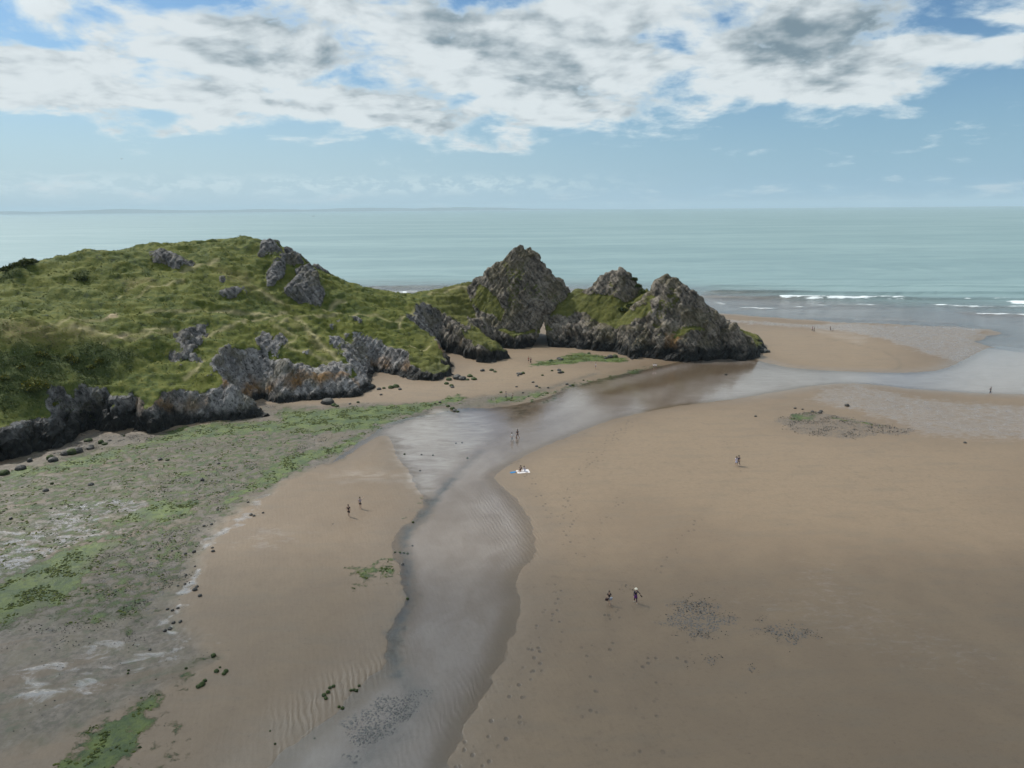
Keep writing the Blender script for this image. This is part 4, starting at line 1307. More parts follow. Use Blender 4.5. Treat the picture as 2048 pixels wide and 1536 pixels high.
def lumps(name, x, y, z, rad, hgt, tone, sides=6):
    n = len(x)
    a = np.linspace(0, 2 * np.pi, sides, endpoint=False)[None] + rng.uniform(0, 6.28, (n, 1))
    r0 = rad[:, None] * rng.uniform(.7, 1.3, (n, sides))
    r1 = r0 * rng.uniform(.45, .8, (n, sides))
    st = rng.uniform(.6, 1.4, (n, 1))
    ring0 = np.stack([x[:, None] + r0 * np.cos(a) * st, y[:, None] + r0 * np.sin(a), (z - .03)[:, None] + 0 * a], -1)
    ring1 = np.stack([x[:, None] + r1 * np.cos(a) * st, y[:, None] + r1 * np.sin(a), (z + hgt * .75)[:, None] + rng.uniform(-.2, .2, (n, sides)) * hgt[:, None]], -1)
    top = np.stack([x, y, z + hgt], -1)[:, None]
    co = np.concatenate([ring0, ring1, top], 1)
    m = sides * 2 + 1
    f = []
    for i in range(sides):
        j = (i + 1) % sides
        f += [(i, j, sides + j), (i, sides + j, sides + i), (sides + i, sides + j, sides * 2)]
    f = np.array(f)[None] + (np.arange(n) * m)[:, None, None]
    return raw_mesh(name, co.reshape(-1, 3), f.reshape(-1, 3), np.repeat(tone, m))


cell = np.gradient(rr)[:, None] * (rr[:, None] * np.gradient(TH)[None])
inview = (np.abs(TH)[None] < R(41)) & (rr[:, None] > 40) & (rr[:, None] < 240)
# nearer lumps are smaller and more numerous: weight by 1/r
lw = cell * inview / rr[:, None]


def jit(x, y, k):
    c = cell.ravel()[k] ** .5
    x = x + rng.uniform(-.6, .6, len(x)) * c
    y = y + rng.uniform(-.6, .6, len(y)) * c
    z = np.array([gz_at(a, b) for a, b in zip(x, y)])
    return x, y, z


patchy = sst(fbm2(GX / 3.1 + 50, GY / 3.1, 4), -.15, .45)
x, y, k = scatter((np.clip(algae - .3, 0, 1) ** 1.6) * patchy * (wd > -.5) * lw, 7000, GX, GY)
x, y, z = jit(x, y, k)
rad = rng.uniform(.05, .20, len(x)) * (.6 + np.hypot(x, y) / 220)
link('seaweed', lumps('seaweed', x, y, z, rad, rad * rng.uniform(.25, .6, len(x)), rng.uniform(0, 1, len(x))),
     tone_mat('green_weed', [(0, (.026, .036, .010)), (.35, (.052, .072, .013)), (.75, (.090, .108, .018)), (1, (.13, .14, .036))]), kind='stuff')
x, y, k = scatter((np.clip(pebble - .15, 0, 1) + .02 * mud + .03 * (algae > .3)) * patchy * lw * ((wd > -.5) | (pebble > .4)), 8000, GX, GY)
x, y, z = jit(x, y, k)
rad = rng.uniform(.03, .10, len(x)) * (.5 + np.hypot(x, y) / 200)
link('pebbles', lumps('pebbles', x, y, z, rad, rad * rng.uniform(.4, .8, len(x)), rng.uniform(0, 1, len(x))),
     tone_mat('pebble_stone', [(0, (.030, .028, .026)), (.5, (.065, .059, .052)), (.85, (.115, .104, .092)), (1, (.20, .18, .16))]), kind='stuff')

hcell = np.gradient(HR)[:, None] * (HR[:, None] * (HT[1] - HT[0]))
inv_h = (np.abs(HT)[None] < R(40)) & (dfoot > .5)
def drop_on_hill(x, y):
    return zf_at(np.asarray(x), np.asarray(y))


def tufts(name, x, y, z, size, tone, blades=3, spread=.5, lean=.5):
    n = len(x)
    co = []
    for b in range(blades):
        a = rng.uniform(0, 6.28, n)
        w = size * rng.uniform(.25, .5, n)
        ox, oy = rng.normal(0, spread, n) * size, rng.normal(0, spread, n) * size
        l0 = np.stack([x + ox + np.cos(a) * w, y + oy + np.sin(a) * w, z - .05], -1)
        l1 = np.stack([x + ox - np.cos(a) * w, y + oy - np.sin(a) * w, z - .05], -1)
        tp_ = np.stack([x + ox + rng.normal(0, lean, n) * size, y + oy + rng.normal(0, lean, n) * size, z + size * rng.uniform(.6, 1.2, n)], -1)
        co.append(np.stack([l0, l1, tp_], 1))
    co = np.stack(co, 1).reshape(-1, 3)
    f = np.arange(len(co)).reshape(-1, 3)
    return raw_mesh(name, co, f, np.repeat(tone, blades * 3))


gw = (1 - np.clip(rock, 0, 1)) * (1 - path) * (1 - sandp) * hcell * inv_h
x, y, k = scatter(gw * (which == 0) * sst(fbm2(X / 2.4, Y / 2.4 + 7, 3), -.35, .4), 30000, X, Y)
x = x + rng.uniform(-.2, .2, len(x))
y = y + rng.uniform(-.2, .2, len(y))
tn = np.clip(.45 + .5 * fbm2(x / 8, y / 8, 3) + rng.normal(0, .15, len(x)) + .4 * tan_.ravel()[k] - .5 * scrub.ravel()[k], 0, 1)
link('turf_tussocks', tufts('turf_tussocks', x, y, drop_on_hill(x, y) + .05, rng.uniform(.08, .26, len(x)), tn),
     tone_mat('turf_blades', [(0, (.045, .062, .012)), (.4, (.090, .108, .018)), (.75, (.150, .152, .032)), (1, (.26, .22, .085))], .9, .15), kind='stuff')
x, y, k = scatter(scrub * hcell * inv_h, 2600, X, Y)
link('bramble_scrub', tufts('bramble_scrub', x, y, drop_on_hill(x, y) + rng.uniform(0, .35, len(x)), rng.uniform(.12, .34, len(x)), rng.uniform(0, 1, len(x)), 4, .8, .9),
     tone_mat('bramble_leaf', [(0, (.060, .085, .022)), (.6, (.120, .150, .042)), (1, (.21, .23, .08))], .8, .2), kind='stuff')


# ================================================================== GORSE BUSHES
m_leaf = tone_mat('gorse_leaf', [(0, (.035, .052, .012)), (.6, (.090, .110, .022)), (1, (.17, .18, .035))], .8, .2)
m_flow = simple_mat('gorse_flower', (.62, .42, .02), .7)
m_twig = simple_mat('twig', (.07, .05, .035), .9)


def bush(u, v, w, h, flowers, label, yellow=0.0, name='gorse_bush', cat='bush', group='gorse bushes'):
    x0, y0, z0 = hit(u, v)
    e = link(name, None, label=label, category=cat, group=group)
    e.location = (x0, y0, z0)
    n = int(260 * max(w, .8))
    d = rng.normal(size=(n, 3))
    d[:, 2] = np.abs(d[:, 2])
    d /= np.linalg.norm(d, axis=1)[:, None]
    rdi = rng.uniform(.55, 1.05, n) * (1 + .25 * pn3(d[:, 0] * 2.5 + u, d[:, 1] * 2.5, d[:, 2] * 2.5))
    p = d * rdi[:, None] * np.array([w / 2, w / 2, h])
    sz = rng.uniform(.10, .24, n)
    co = np.empty((n, 3, 3))
    for i in range(3):
        co[:, i] = p + rng.normal(0, 1, (n, 3)) * sz[:, None]
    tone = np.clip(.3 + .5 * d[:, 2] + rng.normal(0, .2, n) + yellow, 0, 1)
    link('foliage', raw_mesh('foliage', co.reshape(-1, 3), np.arange(n * 3).reshape(-1, 3), np.repeat(tone, 3)), m_leaf, e)
    if flowers:
        k = rng.choice(n, flowers)
        q = d[k] * (rdi[k] * 1.05)[:, None] * np.array([w / 2, w / 2, h])
        co = np.empty((flowers, 3, 3))
        for i in range(3):
            co[:, i] = q + rng.normal(0, .09, (flowers, 3))
        link('flowers', raw_mesh('flowers', co.reshape(-1, 3), np.arange(flowers * 3).reshape(-1, 3)), m_flow, e, kind='stuff')
    bm = bmesh.new()
    for i in range(5):
        a = i * 1.26
        mt = Matrix.Translation((math.cos(a) * w * .12, math.sin(a) * w * .12, h * .25)) @ Matrix.Rotation(.5, 4, (math.sin(-a), math.cos(a), 0))
        bmesh.ops.create_cone(bm, cap_ends=True, segments=6, radius1=.05, radius2=.02, depth=h * .8, matrix=mt)
    me = bpy.data.meshes.new('stem')
    bm.to_mesh(me)
    bm.free()
    link('stem', me, m_twig, e)
    return e


bush(71, 778, 4.6, 1.9, 70, 'largest round yellow green gorse bush on the scrubby slope above the dark rocks', .3)
for (u, v, w) in [(43, 740, 1.2), (83, 733, 1.1), (80, 714, 1.5), (95, 716, 1.0), (148, 727, 2.0), (140, 720, 1.4), (200, 728, 1.7), (182, 737, 1.4), (107, 816, .9), (8, 760, 1.6)]:
    bush(u, v, w, w * .5, 60, 'small gorse clump with yellow flowers in the bramble scrub', .2)
for (u, v, w) in [(15, 541, 3.0), (34, 533, 3.0), (52, 527, 3.4), (66, 526, 2.6)]:
    bush(u, v, w, 1.0, 6, 'low dark bush on the skyline at the end of the grass ridge', -.1, group='bushes on the skyline')
bush(163, 560, 2.6, 1.0, 0, 'lone dark bush in a hollow of the upper grass slope', -.2)
for (u, v, w) in [(1266, 562, 2.6), (1274, 574, 2.6), (1287, 586, 2.4), (1245, 620, 2.8), (1262, 614, 2.6)]:
    bush(u, v, w, .6, 0, 'dark green ivy bush in the gully between the two lower peaks', -.25, name='ivy_bush', group='ivy in the gully')

# ================================================================== ROCKS ON THE BEACH
m_dark = tone_mat('dark_rock', [(0, (.022, .021, .020)), (.6, (.060, .056, .050)), (1, (.13, .12, .105))], .7, .35)
m_weedy = tone_mat('weedy_rock', [(0, (.016, .020, .009)), (.5, (.035, .050, .012)), (1, (.060, .090, .016))], .75, .3)


def rock_mesh(seed, sub=2):
    bm = bmesh.new()
    bmesh.ops.create_icosphere(bm, subdivisions=sub, radius=1)
    co = np.array([v.co[:] for v in bm.verts])
    n = ridge3(co[:, 0] * .9 + seed * 7.1, co[:, 1] * .9, co[:, 2] * .9 + seed, 2)
    n2 = pn3(co[:, 0] * 2.5 + seed, co[:, 1] * 2.5, co[:, 2] * 2.5)
    co = co * (1 + .22 * n + .16 * n2)[:, None]
    for v, c in zip(bm.verts, co):
        v.co = c
    me = bpy.data.meshes.new('rock')
    bm.to_mesh(me)
    bm.free()
    at = me.attributes.new('tone', 'FLOAT', 'POINT')
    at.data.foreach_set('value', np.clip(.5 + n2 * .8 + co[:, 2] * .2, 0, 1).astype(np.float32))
    return me


RM = [rock_mesh(i) for i in range(6)]
RW = [m.copy() for m in RM]
for m in RM:
    m.materials.append(m_dark)
for m in RW:
    m.materials.append(m_weedy)


def boulder(u, v, w, h, label, weedy=False, group=None, name='boulder', lon=1.0):
    x, y, z = gput(u, v)
    o = bpy.data.objects.new(name, (RW if weedy else RM)[int(rng.integers(6))])
    COL.objects.link(o)
    o.location = (x, y, z + h * .25)
    o.scale = (w / 2 * lon, w / 2, h * .75)
    o.rotation_euler = (0, 0, rng.uniform(-.6, .6))
    o['label'] = label
    o['category'] = 'rock'
    if group:
        o['group'] = group
    return o


def where(u, v, kind):
    if kind == 'mud':
        a = 'beside the green weed strip' if v < 1060 else 'along the shining wet channel' if v < 1160 else 'by the pale pools'
        return 'small dark rock at the sandy edge of the mud flat, ' + a
    if kind == 'near':
        a = ('near the stream, beside the wet ripples' if u > 520 else 'tight in the cluster on bare sand' if v > 1330 and u > 390 else 'apart on the grey wet sand')
        return 'green weed covered rock ' + a
    if kind == 'cove':
        a = ('on dry sand below the orange banded slab' if u < 720 else 'at the mouth of the dark cove' if u < 850 else 'on the weed bank beside the pale stream pool' if v > 800 and u < 920 else 'on sand below the grassy spur' if u < 1000
             else 'above the brown weed line' if v > 755 else 'on sand by the bright green weed below the arch' if u < 1160 else 'at the foot of the middle peak')
        return 'small dark weedy rock ' + a
    if kind == 'shingle':
        return 'low black rock ' + ('out on the brown weed flat' if v > 940 or u > 270 else 'in the line along the grey shingle edge' if v > 895 else 'on the grey shingle below the cliff')
    return 'dark weed lump in the stream ' + ('by the pale silt fan' if v < 960 else 'at the foot of the sand bank')


LB = 'small dark rock lying at the wet edge of the mud flat'
for (u, v, w) in [(388, 1104, .9), (371, 1108, .7), (426, 1103, .8), (425, 1096, .6), (390, 1180, 1.0), (394, 1174, .7), (400, 1192, .8), (347, 1246, .7), (361, 1244, .7), (335, 1219, .6), (345, 1221, .6), (356, 1217, .6),
                  (340, 1258, .8), (330, 1262, .7), (370, 1168, .5), (356, 1172, .5), (318, 1100, .6), (344, 1102, .5), (502, 1030, .8), (508, 1032, .7), (526, 1026, .6), (496, 1005, .7), (423, 1049, .7), (408, 1052, .7), (435, 1020, .6), (300, 1300, .5), (372, 1150, .5), (390, 1133, .5)]:
    boulder(u, v, w * .5, w * .26, where(u, v, 'mud'), False, 'rocks along the mud flat edge')
LW = 'weed covered rock on the sand beside the green weed patch'
for (u, v, w) in [(427, 1312, .9), (404, 1370, 1.0), (397, 1374, .8), (410, 1362, .7), (433, 1343, .8), (452, 1343, .8), (448, 1348, .7), (440, 1335, .4), (372, 1337, .5), (257, 1341, .4), (256, 1347, .4),
                  (660, 1376, .6), (667, 1373, .6), (656, 1385, .7), (648, 1391, .7), (652, 1397, .6), (708, 1380, .5), (713, 1382, .6), (702, 1381, .5), (718, 1372, .5), (685, 1417, .6), (678, 1414, .5), (629, 1477, .3), (550, 1488, .35), (540, 1462, .3)]:
    boulder(u, v, w * .5, w * .26, where(u, v, 'near'), True, 'weedy rocks on the near sand')
for (u, v, w, h) in [(655, 806, 2.2, 1.0)]:
    boulder(u, v, w, h, 'low dark boulder alone on the dry sand in front of the orange banded slab', False, lon=1.3)
LS = 'dark weedy rock scattered on the dry sand of the cove'
for (u, v, w) in [(668, 811, 1.3), (674, 813, 1.0), (700, 808, .7), (716, 805, .8), (758, 779, 1.2), (768, 777, .9), (782, 776, 1.6), (792, 774, 1.8), (800, 779, 1.0), (762, 790, .8), (893, 768, 1.3), (903, 772, 1.2), (898, 760, 1.6), (915, 757, 2.6), (925, 759, 2.2), (940, 753, 1.6), (948, 759, 1.6), (905, 775, 1.0), (935, 760, 1.0), (965, 742, 1.4), (983, 741, 1.3), (990, 744, 1.0), (1118, 741, 1.2), (1120, 746, 1.4), (1125, 745, 1.0), (1104, 742, .8), (1040, 749, 1.3), (1046, 747, 1.2), (1036, 748, 1.0), (1036, 752, .7), (1118, 718, 1.4), (1122, 720, 1.5), (1102, 722, 1.2), (1178, 707, 1.0), (1220, 715, 2.0), (1230, 714, 1.8), (1212, 717, 1.2), (1085, 751, .8), (1066, 765, .8), (1073, 773, .9), (1079, 776, .7), (1096, 776, .7), (1134, 769, .9), (1140, 772, .8), (1145, 771, .9), (1033, 774, .7), (1167, 761, .6), (1002, 785, .8), (1046, 786, .7), (1057, 793, .5), (896, 813, 1.0), (910, 822, 1.1), (915, 824, .8), (905, 818, 1.2), (870, 808, .7), (880, 805, .8)]:
    boulder(u, v, w * .8, w * .36, where(u, v, 'cove'), bool(rng.integers(2)), 'scattered rocks in the cove')
for (u, v, w, h) in [(1530, 704, 1.8, .9), (1536, 704, 1.2, .6)]:
    boulder(u, v, w, h, 'dark rock just off the jagged tip of the brown peak', False, 'rocks off the tip')
LD = 'dark weed rock on the pale rippled sand by the grey pebble patch'
for (u, v, w) in [(1694, 812, 1.3), (1590, 817, .8), (1605, 819, .6), (1511, 833, .7), (1642, 823, .9), (1625, 824, .9), (1640, 826, 1.0), (1930, 886, .7), (1452, 750, .9)]:
    boulder(u, v, w * .7, w * .35, LD, False, 'rocks by the grey patch')
LT = 'dark weed lump standing in the shallow stream'
for (u, v, w) in [(800, 1106, .5), (808, 1107, .5), (815, 1108, .5), (790, 1105, .4), (805, 1130, .6), (826, 1045, .5), (840, 942, .5), (843, 910, .5), (866, 911, .5), (809, 909, .6), (924, 886, .5), (912, 887, .5), (825, 1092, .4), (935, 917, .6), (815, 1198, .5)]:
    boulder(u, v, w * .6, w * .35, where(u, v, 'stream'), bool(rng.integers(2)), 'weed lumps in the stream', name='weed_lump')
for (u, v, w) in [(183, 875, 2.0), (213, 882, 1.4), (248, 876, 1.2), (228, 884, 1.0), (193, 890, 2.4), (205, 886, 2.0), (180, 900, 2.2), (165, 903, 2.4), (150, 905, 2.4), (130, 912, 2.6), (110, 918, 2.4), (95, 922, 2.0), (60, 925, 2.6), (30, 934, 2.4), (5, 942, 2.6), (192, 969, 1.4), (102, 981, 1.2), (95, 1019, .8), (26, 1038, 1.0), (335, 921, 1.0), (112, 965, .9), (435, 923, 1.1), (395, 957, 1.4), (333, 919, 1.0), (280, 850, 1.2)]:
    boulder(u + rng.uniform(-14, 14), v + rng.uniform(-4, 7), w * rng.uniform(.3, .7), w * rng.uniform(.2, .34), where(u, v, 'shingle'), bool(rng.integers(2)), 'rocks on the shingle')

# ================================================================== PEOPLE
def skin_mesh(name, verts, edges, radii, root=0, sub=1):
    me = bpy.data.meshes.new(name + '_tmp')
    me.from_pydata(verts, edges, [])
    o = bpy.data.objects.new(name + '_tmp', me)
    COL.objects.link(o)
    md = o.modifiers.new('skin', 'SKIN')
    md.use_smooth_shade = True
    for i, r in enumerate(radii):
        d = me.skin_vertices[0].data[i]
        d.radius = (r, r) if not isinstance(r, tuple) else r
        d.use_root = (i == root)
    sb = o.modifiers.new('sub', 'SUBSURF')
    sb.levels = sub
    sb.render_levels = sub
    dg = bpy.context.evaluated_depsgraph_get()
    res_ = bpy.data.meshes.new_from_object(o.evaluated_get(dg))
    res_.name = name
    bpy.data.objects.remove(o, do_unlink=True)
    bpy.data.meshes.remove(me)
    return res_


class Sk:
    def __init__(s):
        s.v, s.e, s.r = [], [], []

    def add(s, p, r, parent=None):
        s.v.append(tuple(p))
        s.r.append(r)
        i = len(s.v) - 1
        if parent is not None:
            s.e.append((parent, i))
        return i

    def mesh(s, name, sub=1):
        return skin_mesh(name, s.v, s.e, s.r, 0, sub)


MATS = {}
def cloth(col):
    k = tuple(col)
    if k not in MATS:
        MATS[k] = simple_mat('fabric', col, .85, .15, 14)
    return MATS[k]


SKIN = simple_mat('skin', (.42, .26, .18), .55, .08, 10)
SKIN2 = simple_mat('skin_tanned', (.30, .17, .11), .55, .08, 10)


def person(u, v, label, face=0.0, h=1.7, top=(.05, .05, .06), bottom=(.05, .05, .06), hair=(.03, .02, .015), stride=.35, arms=(.3, -.3), bend=(.25, .25), sleeve=.5, leg=.45,
           dress=None, hat=None, long_hair=False, group=None, skin=SKIN, sit=False, offset=(0, 0), shoes=None, lean=0.0, reach=None):
    """built facing +y; face = heading angle; arms = swing of each arm (radians); leg = trouser length (0.45 shorts, 1 long)"""
    k = h / 1.72
    x, y, z = gput(u, v)
    e = link('person', None, label=label, category='person')
    if group:
        e['group'] = group
    e.location = (x + offset[0], y + offset[1], z - .01)
    e.rotation_euler = (0, 0, face)
    e.scale = (k, k, k)
    J = {}
    if sit:
        J['pel'] = Vector((0, 0, .13))
        sp = Vector((0, -math.sin(lean), math.cos(lean)))
    else:
        J['pel'] = Vector((0, 0, .93))
        sp = Vector((0, math.sin(lean), math.cos(lean)))
    J['waist'] = J['pel'] + sp * .18
    J['chest'] = J['pel'] + sp * .40
    J['neck'] = J['pel'] + sp * .55
    J['chin'] = J['neck'] + Vector((0, .02, .08))
    J['head'] = J['chin'] + Vector((0, .01, .08))
    J['crown'] = J['chin'] + Vector((0, -.01, .155))
    for sd_, i in ((-1, 0), (1, 1)):
        sw_ = stride * (1 if i == 0 else -1)
        J['hip%d' % i] = J['pel'] + Vector((sd_ * .09, 0, -.06))
        if sit:
            J['knee%d' % i] = J['hip%d' % i] + Vector((sd_ * .06, .36, .22 if i else .10))
            J['ankle%d' % i] = J['knee%d' % i] + Vector((0, .28, -(J['knee%d' % i].z - .05)))
            J['toe%d' % i] = J['ankle%d' % i] + Vector((sd_ * .04, .12, .05))
        else:
            d = Vector((0, math.sin(sw_), -math.cos(sw_)))
            J['knee%d' % i] = J['hip%d' % i] + d * .41
            s2 = sw_ - (.35 if sw_ < 0 else .08)
            J['ankle%d' % i] = J['knee%d' % i] + Vector((0, math.sin(s2), -math.cos(s2))) * .40
            J['toe%d' % i] = J['ankle%d' % i] + Vector((sd_ * .02, .15, -.045))
        J['sho%d' % i] = J['neck'] + Vector((sd_ * .175, 0, -.06)) - sp * .02
        a, b = arms[i], bend[i]
        if reach and i in reach:
            J['elb%d' % i], J['wri%d' % i] = [Vector(q) for q in reach[i]]
        else:
            J['elb%d' % i] = J['sho%d' % i] + Vector((sd_ * .05, math.sin(a) * .27, -math.cos(a) * .27))
            J['wri%d' % i] = J['elb%d' % i] + Vector((sd_ * .03, math.sin(a + b) * .24, -math.cos(a + b) * .24))
    if not sit:
        dz = min(J['toe0'].z, J['toe1'].z, J['ankle0'].z - .05, J['ankle1'].z - .05) - .03
        for q in J:
            J[q] = J[q] - Vector((0, 0, dz))
    B = Sk()
    p = B.add(J['pel'], (.135, .10))
    w = B.add(J['waist'], (.115, .085), p)
    c = B.add(J['chest'], (.145, .10), w)
    n = B.add(J['neck'], .052, c)
    ch = B.add(J['chin'], .058, n)
    hd = B.add(J['head'], (.078, .092), ch)
    B.add(J['crown'], .055, hd)
    B.add(J['head'] + Vector((0, .108, -.02)), .016, hd)                 # nose
    for sd_, i in ((-1, 0), (1, 1)):
        hp = B.add(J['hip%d' % i], .088, p)
        kn = B.add(J['knee%d' % i], .056, hp)
        calf = B.add(J['knee%d' % i].lerp(J['ankle%d' % i], .35), .056, kn)
        an_ = B.add(J['ankle%d' % i], .036, calf)
        B.add(J['toe%d' % i], .034, an_)
        so = B.add(J['sho%d' % i], .052, c)
        el_ = B.add(J['elb%d' % i], .038, so)
        wr = B.add(J['wri%d' % i], .026, el_)
        fd = (J['wri%d' % i] - J['elb%d' % i]).normalized()
        side_ = fd.cross(Vector((0, 1, .2)))
        side_ = side_.normalized() if side_.length > .1 else Vector((1, 0, 0))
        fwd = side_.cross(fd).normalized()
        pa = B.add(J['wri%d' % i] + fd * .07, (.034, .020), wr)
        for f_, (o_f, ln) in enumerate(((-.030, .075), (-.010, .088), (.010, .083), (.030, .066))):
            k1 = B.add(J['wri%d' % i] + fd * (.085 + ln * .5) + fwd * o_f, .009, pa)
            B.add(J['wri%d' % i] + fd * (.080 + ln * .95) + fwd * o_f + side_ * (-sd_ * .018), .008, k1)
        tb = B.add(J['wri%d' % i] + fd * .055 + fwd * .045, .010, wr)
        B.add(J['wri%d' % i] + fd * .10 + fwd * .062, .009, tb)
    link('body', B.mesh('body'), skin, e)
    # shirt
    S = Sk()
    g = 1.16
    p = S.add(J['pel'] + (J['waist'] - J['pel']) * .1, (.145, .112))
    w = S.add(J['waist'], (.130, .102), p)
    c = S.add(J['chest'], (.160, .116), w)
    S.add(J['neck'] - (J['neck'] - J['chest']) * .12, .066, c)
    for i in (0, 1):
        so = S.add(J['sho%d' % i], .066, c)
        q = J['sho%d' % i].lerp(J['elb%d' % i], min(1, sleeve * 1.6))
        m_ = S.add(q, .050, so)
        if sleeve > .65:
            S.add(J['elb%d' % i].lerp(J['wri%d' % i], .9), .038, m_)
    link('shirt', S.mesh('shirt'), cloth(top), e)
    if dress:
        Dk = Sk()
        p = Dk.add(J['waist'], (.140, .108))
        q = Dk.add(J['pel'], (.175, .135), p)
        mid_ = (J['knee0'] + J['knee1']) / 2
        Dk.add(J['pel'].lerp(mid_, .8), (.215, .175), q)
        link('dress', Dk.mesh('dress'), cloth(dress), e)
    T = Sk()
    p = T.add(J['pel'], (.148, .116))
    T.add(J['pel'].lerp(J['waist'], .4), (.135, .105), p)
    for i in (0, 1):
        hp = T.add(J['hip%d' % i], .102, p)
        if leg <= .5:
            T.add(J['hip%d' % i].lerp(J['knee%d' % i], leg * 1.7), .082, hp)
        else:
            kn = T.add(J['knee%d' % i], .070, hp)
            T.add(J['knee%d' % i].lerp(J['ankle%d' % i], (leg - .5) * 1.8), .052, kn)
    link('shorts' if leg <= .5 else 'trousers', T.mesh('trousers'), cloth(bottom), e)
    Hh = Sk()
    a0 = Hh.add(J['head'] + Vector((0, -.022, .022)), (.088, .092))
    Hh.add(J['crown'] + Vector((0, -.012, .012)), .066, a0)
    nb_ = Hh.add(J['chin'] + Vector((0, -.045, .03)), .05, a0)
    if long_hair:
        l1 = Hh.add(J['neck'] + Vector((0, -.10, .0)), .062, nb_)
        Hh.add(J['chest'] + Vector((0, -.145, .02)), .045, l1)
    link('hair', Hh.mesh('hair'), cloth(hair), e)
    if hat:
        bm = bmesh.new()
        for z0_, r0_ in ((0, .17),):
            bmesh.ops.create_cone(bm, cap_ends=True, segments=20, radius1=.17, radius2=.165, depth=.02, matrix=Matrix.Translation(J['crown'] + Vector((0, 0, -.01))))
            bmesh.ops.create_cone(bm, cap_ends=True, segments=20, radius1=.112, radius2=.085, depth=.10, matrix=Matrix.Translation(J['crown'] + Vector((0, 0, .045))))
        me_ = bpy.data.meshes.new('hat')
        bm.to_mesh(me_)
        bm.free()
        link('hat', me_, cloth(hat), e)
    if shoes:
        for i in (0, 1):
            F_ = Sk()
            a0 = F_.add(J['ankle%d' % i] + Vector((0, -.02, -.04)), .045)
            F_.add(J['toe%d' % i] + Vector((0, .01, 0)), .042, a0)
            link('shoe', F_.mesh('shoe'), cloth(shoes), e)
    e['_j'] = 0
    del e['_j']
    M = Matrix.Translation(e.location) @ Matrix.Rotation(face, 4, 'Z') @ Matrix.Scale(k, 4)
    return e, {q: M @ w_ for q, w_ in J.items()}


def soft_box(name, size, loc, rot, mat, label, cat, bulge=.25, strap=False, parent=None):
    bm = bmesh.new()
    bmesh.ops.create_cube(bm, size=1)
    bmesh.ops.subdivide_edges(bm, edges=bm.edges[:], cuts=3, use_grid_fill=True)
    for v in bm.verts:
        q = v.co.normalized() * .62
        v.co = v.co.lerp(q, bulge)
        v.co = Vector((v.co.x * size[0], v.co.y * size[1], v.co.z * size[2]))
    me = bpy.data.meshes.new(name)
    bm.to_mesh(me)
    bm.free()
    for p in me.polygons:
        p.use_smooth = True
    o = link(name, me, mat, label=label, category=cat)
    o.location = loc
    o.rotation_euler = rot
    if strap:
        cu = Sk()
        last = None
        for i in range(7):
            a = math.pi * i / 6
            last = cu.add((math.cos(a) * size[0] * .35, 0, size[2] * .42 + math.sin(a) * size[2] * .45), .012, last)
        link('strap', cu.mesh('strap'), mat, o)
    return o


BACK = R(180)       # facing the camera
p, J = person(1218, 1209, 'person in black top and pale grey shorts walking with a dark bag in one hand', face=BACK - .1, h=1.62, top=(.012, .008, .012), bottom=(.30, .29, .30), hair=(.02, .015, .012), stride=.22, arms=(.15, -.1), bend=(.1, .9), leg=.5, skin=SKIN)
soft_box('bag', (.34, .14, .30), J['wri1'] + Vector((-.02, -.02, -.20)), (0, .3, 0), cloth((.03, .015, .018)), 'dark bag hanging from the hand of the person in pale shorts', 'bag', strap=True)
soft_box('folded_towel', (.24, .13, .34), J['wri0'].lerp(J['chest'], .35) + Vector((.04, -.12, -.14)), (.2, 0, .2), cloth((.36, .36, .40)), 'grey folded towel under the arm of the person in pale shorts', 'towel', bulge=.15)
p, J = person(1271, 1206, 'person in purple dress, navy cardigan and white sun hat walking barefoot', face=BACK + .1, h=1.74, top=(.010, .010, .035), bottom=(.035, .006, .030), dress=(.085, .010, .13), hair=(.55, .50, .42), hat=(.80, .74, .60), stride=.2, arms=(-.2, .25), bend=(.1, .1), sleeve=.9, leg=.95, shoes=(.35, .38, .34), reach={0: ((-.34, .04, 1.22), (-.50, .10, 1.02))})
soft_box('sandals', (.10, .26, .10), J['wri0'] + Vector((.06, -.04, -.12)), (.4, 0, .7), cloth((.03, .022, .015)), 'pair of dark sandals held out by the person in purple', 'sandals', bulge=.1)
person(698, 1033, 'person in dark maroon shirt and long dark shorts walking along the sand spit', face=.15, h=1.8, top=(.020, .006, .012), bottom=(.015, .007, .010), hair=(.10, .06, .05), stride=.28, arms=(.3, -.25), bend=(.2, .2), leg=.5, group='pair walking on the sand spit')
person(721, 1017, 'person in pale lilac vest and black shorts on the sand spit, one arm raised', face=.1, h=1.75, top=(.30, .27, .32), bottom=(.008, .005, .008), hair=(.05, .03, .012), stride=.25, arms=(-.2, .4), bend=(.2, 1.0), sleeve=.15, leg=.42, group='pair walking on the sand spit', reach={1: ((.34, .10, 1.50), (.48, .16, 1.62))})
person(1024, 883, 'person in white shirt and light trousers wading in the stream with a family', face=1.0, h=1.72, top=(.72, .72, .72), bottom=(.30, .31, .31), hair=(.03, .025, .02), stride=.2, leg=.9, group='family wading in the stream')
person(1035, 877, 'tall person in dark shirt and shorts striding through the stream with a family', face=.9, h=1.82, top=(.02, .012, .018), bottom=(.06, .035, .035), hair=(.02, .015, .012), stride=.42, skin=SKIN2, group='family wading in the stream')
person(1033.5, 881, 'small child in dark red clothes wading between two adults in the stream', face=.9, h=.92, top=(.05, .012, .012), bottom=(.02, .01, .01), hair=(.02, .012, .01), stride=.2, group='family wading in the stream')
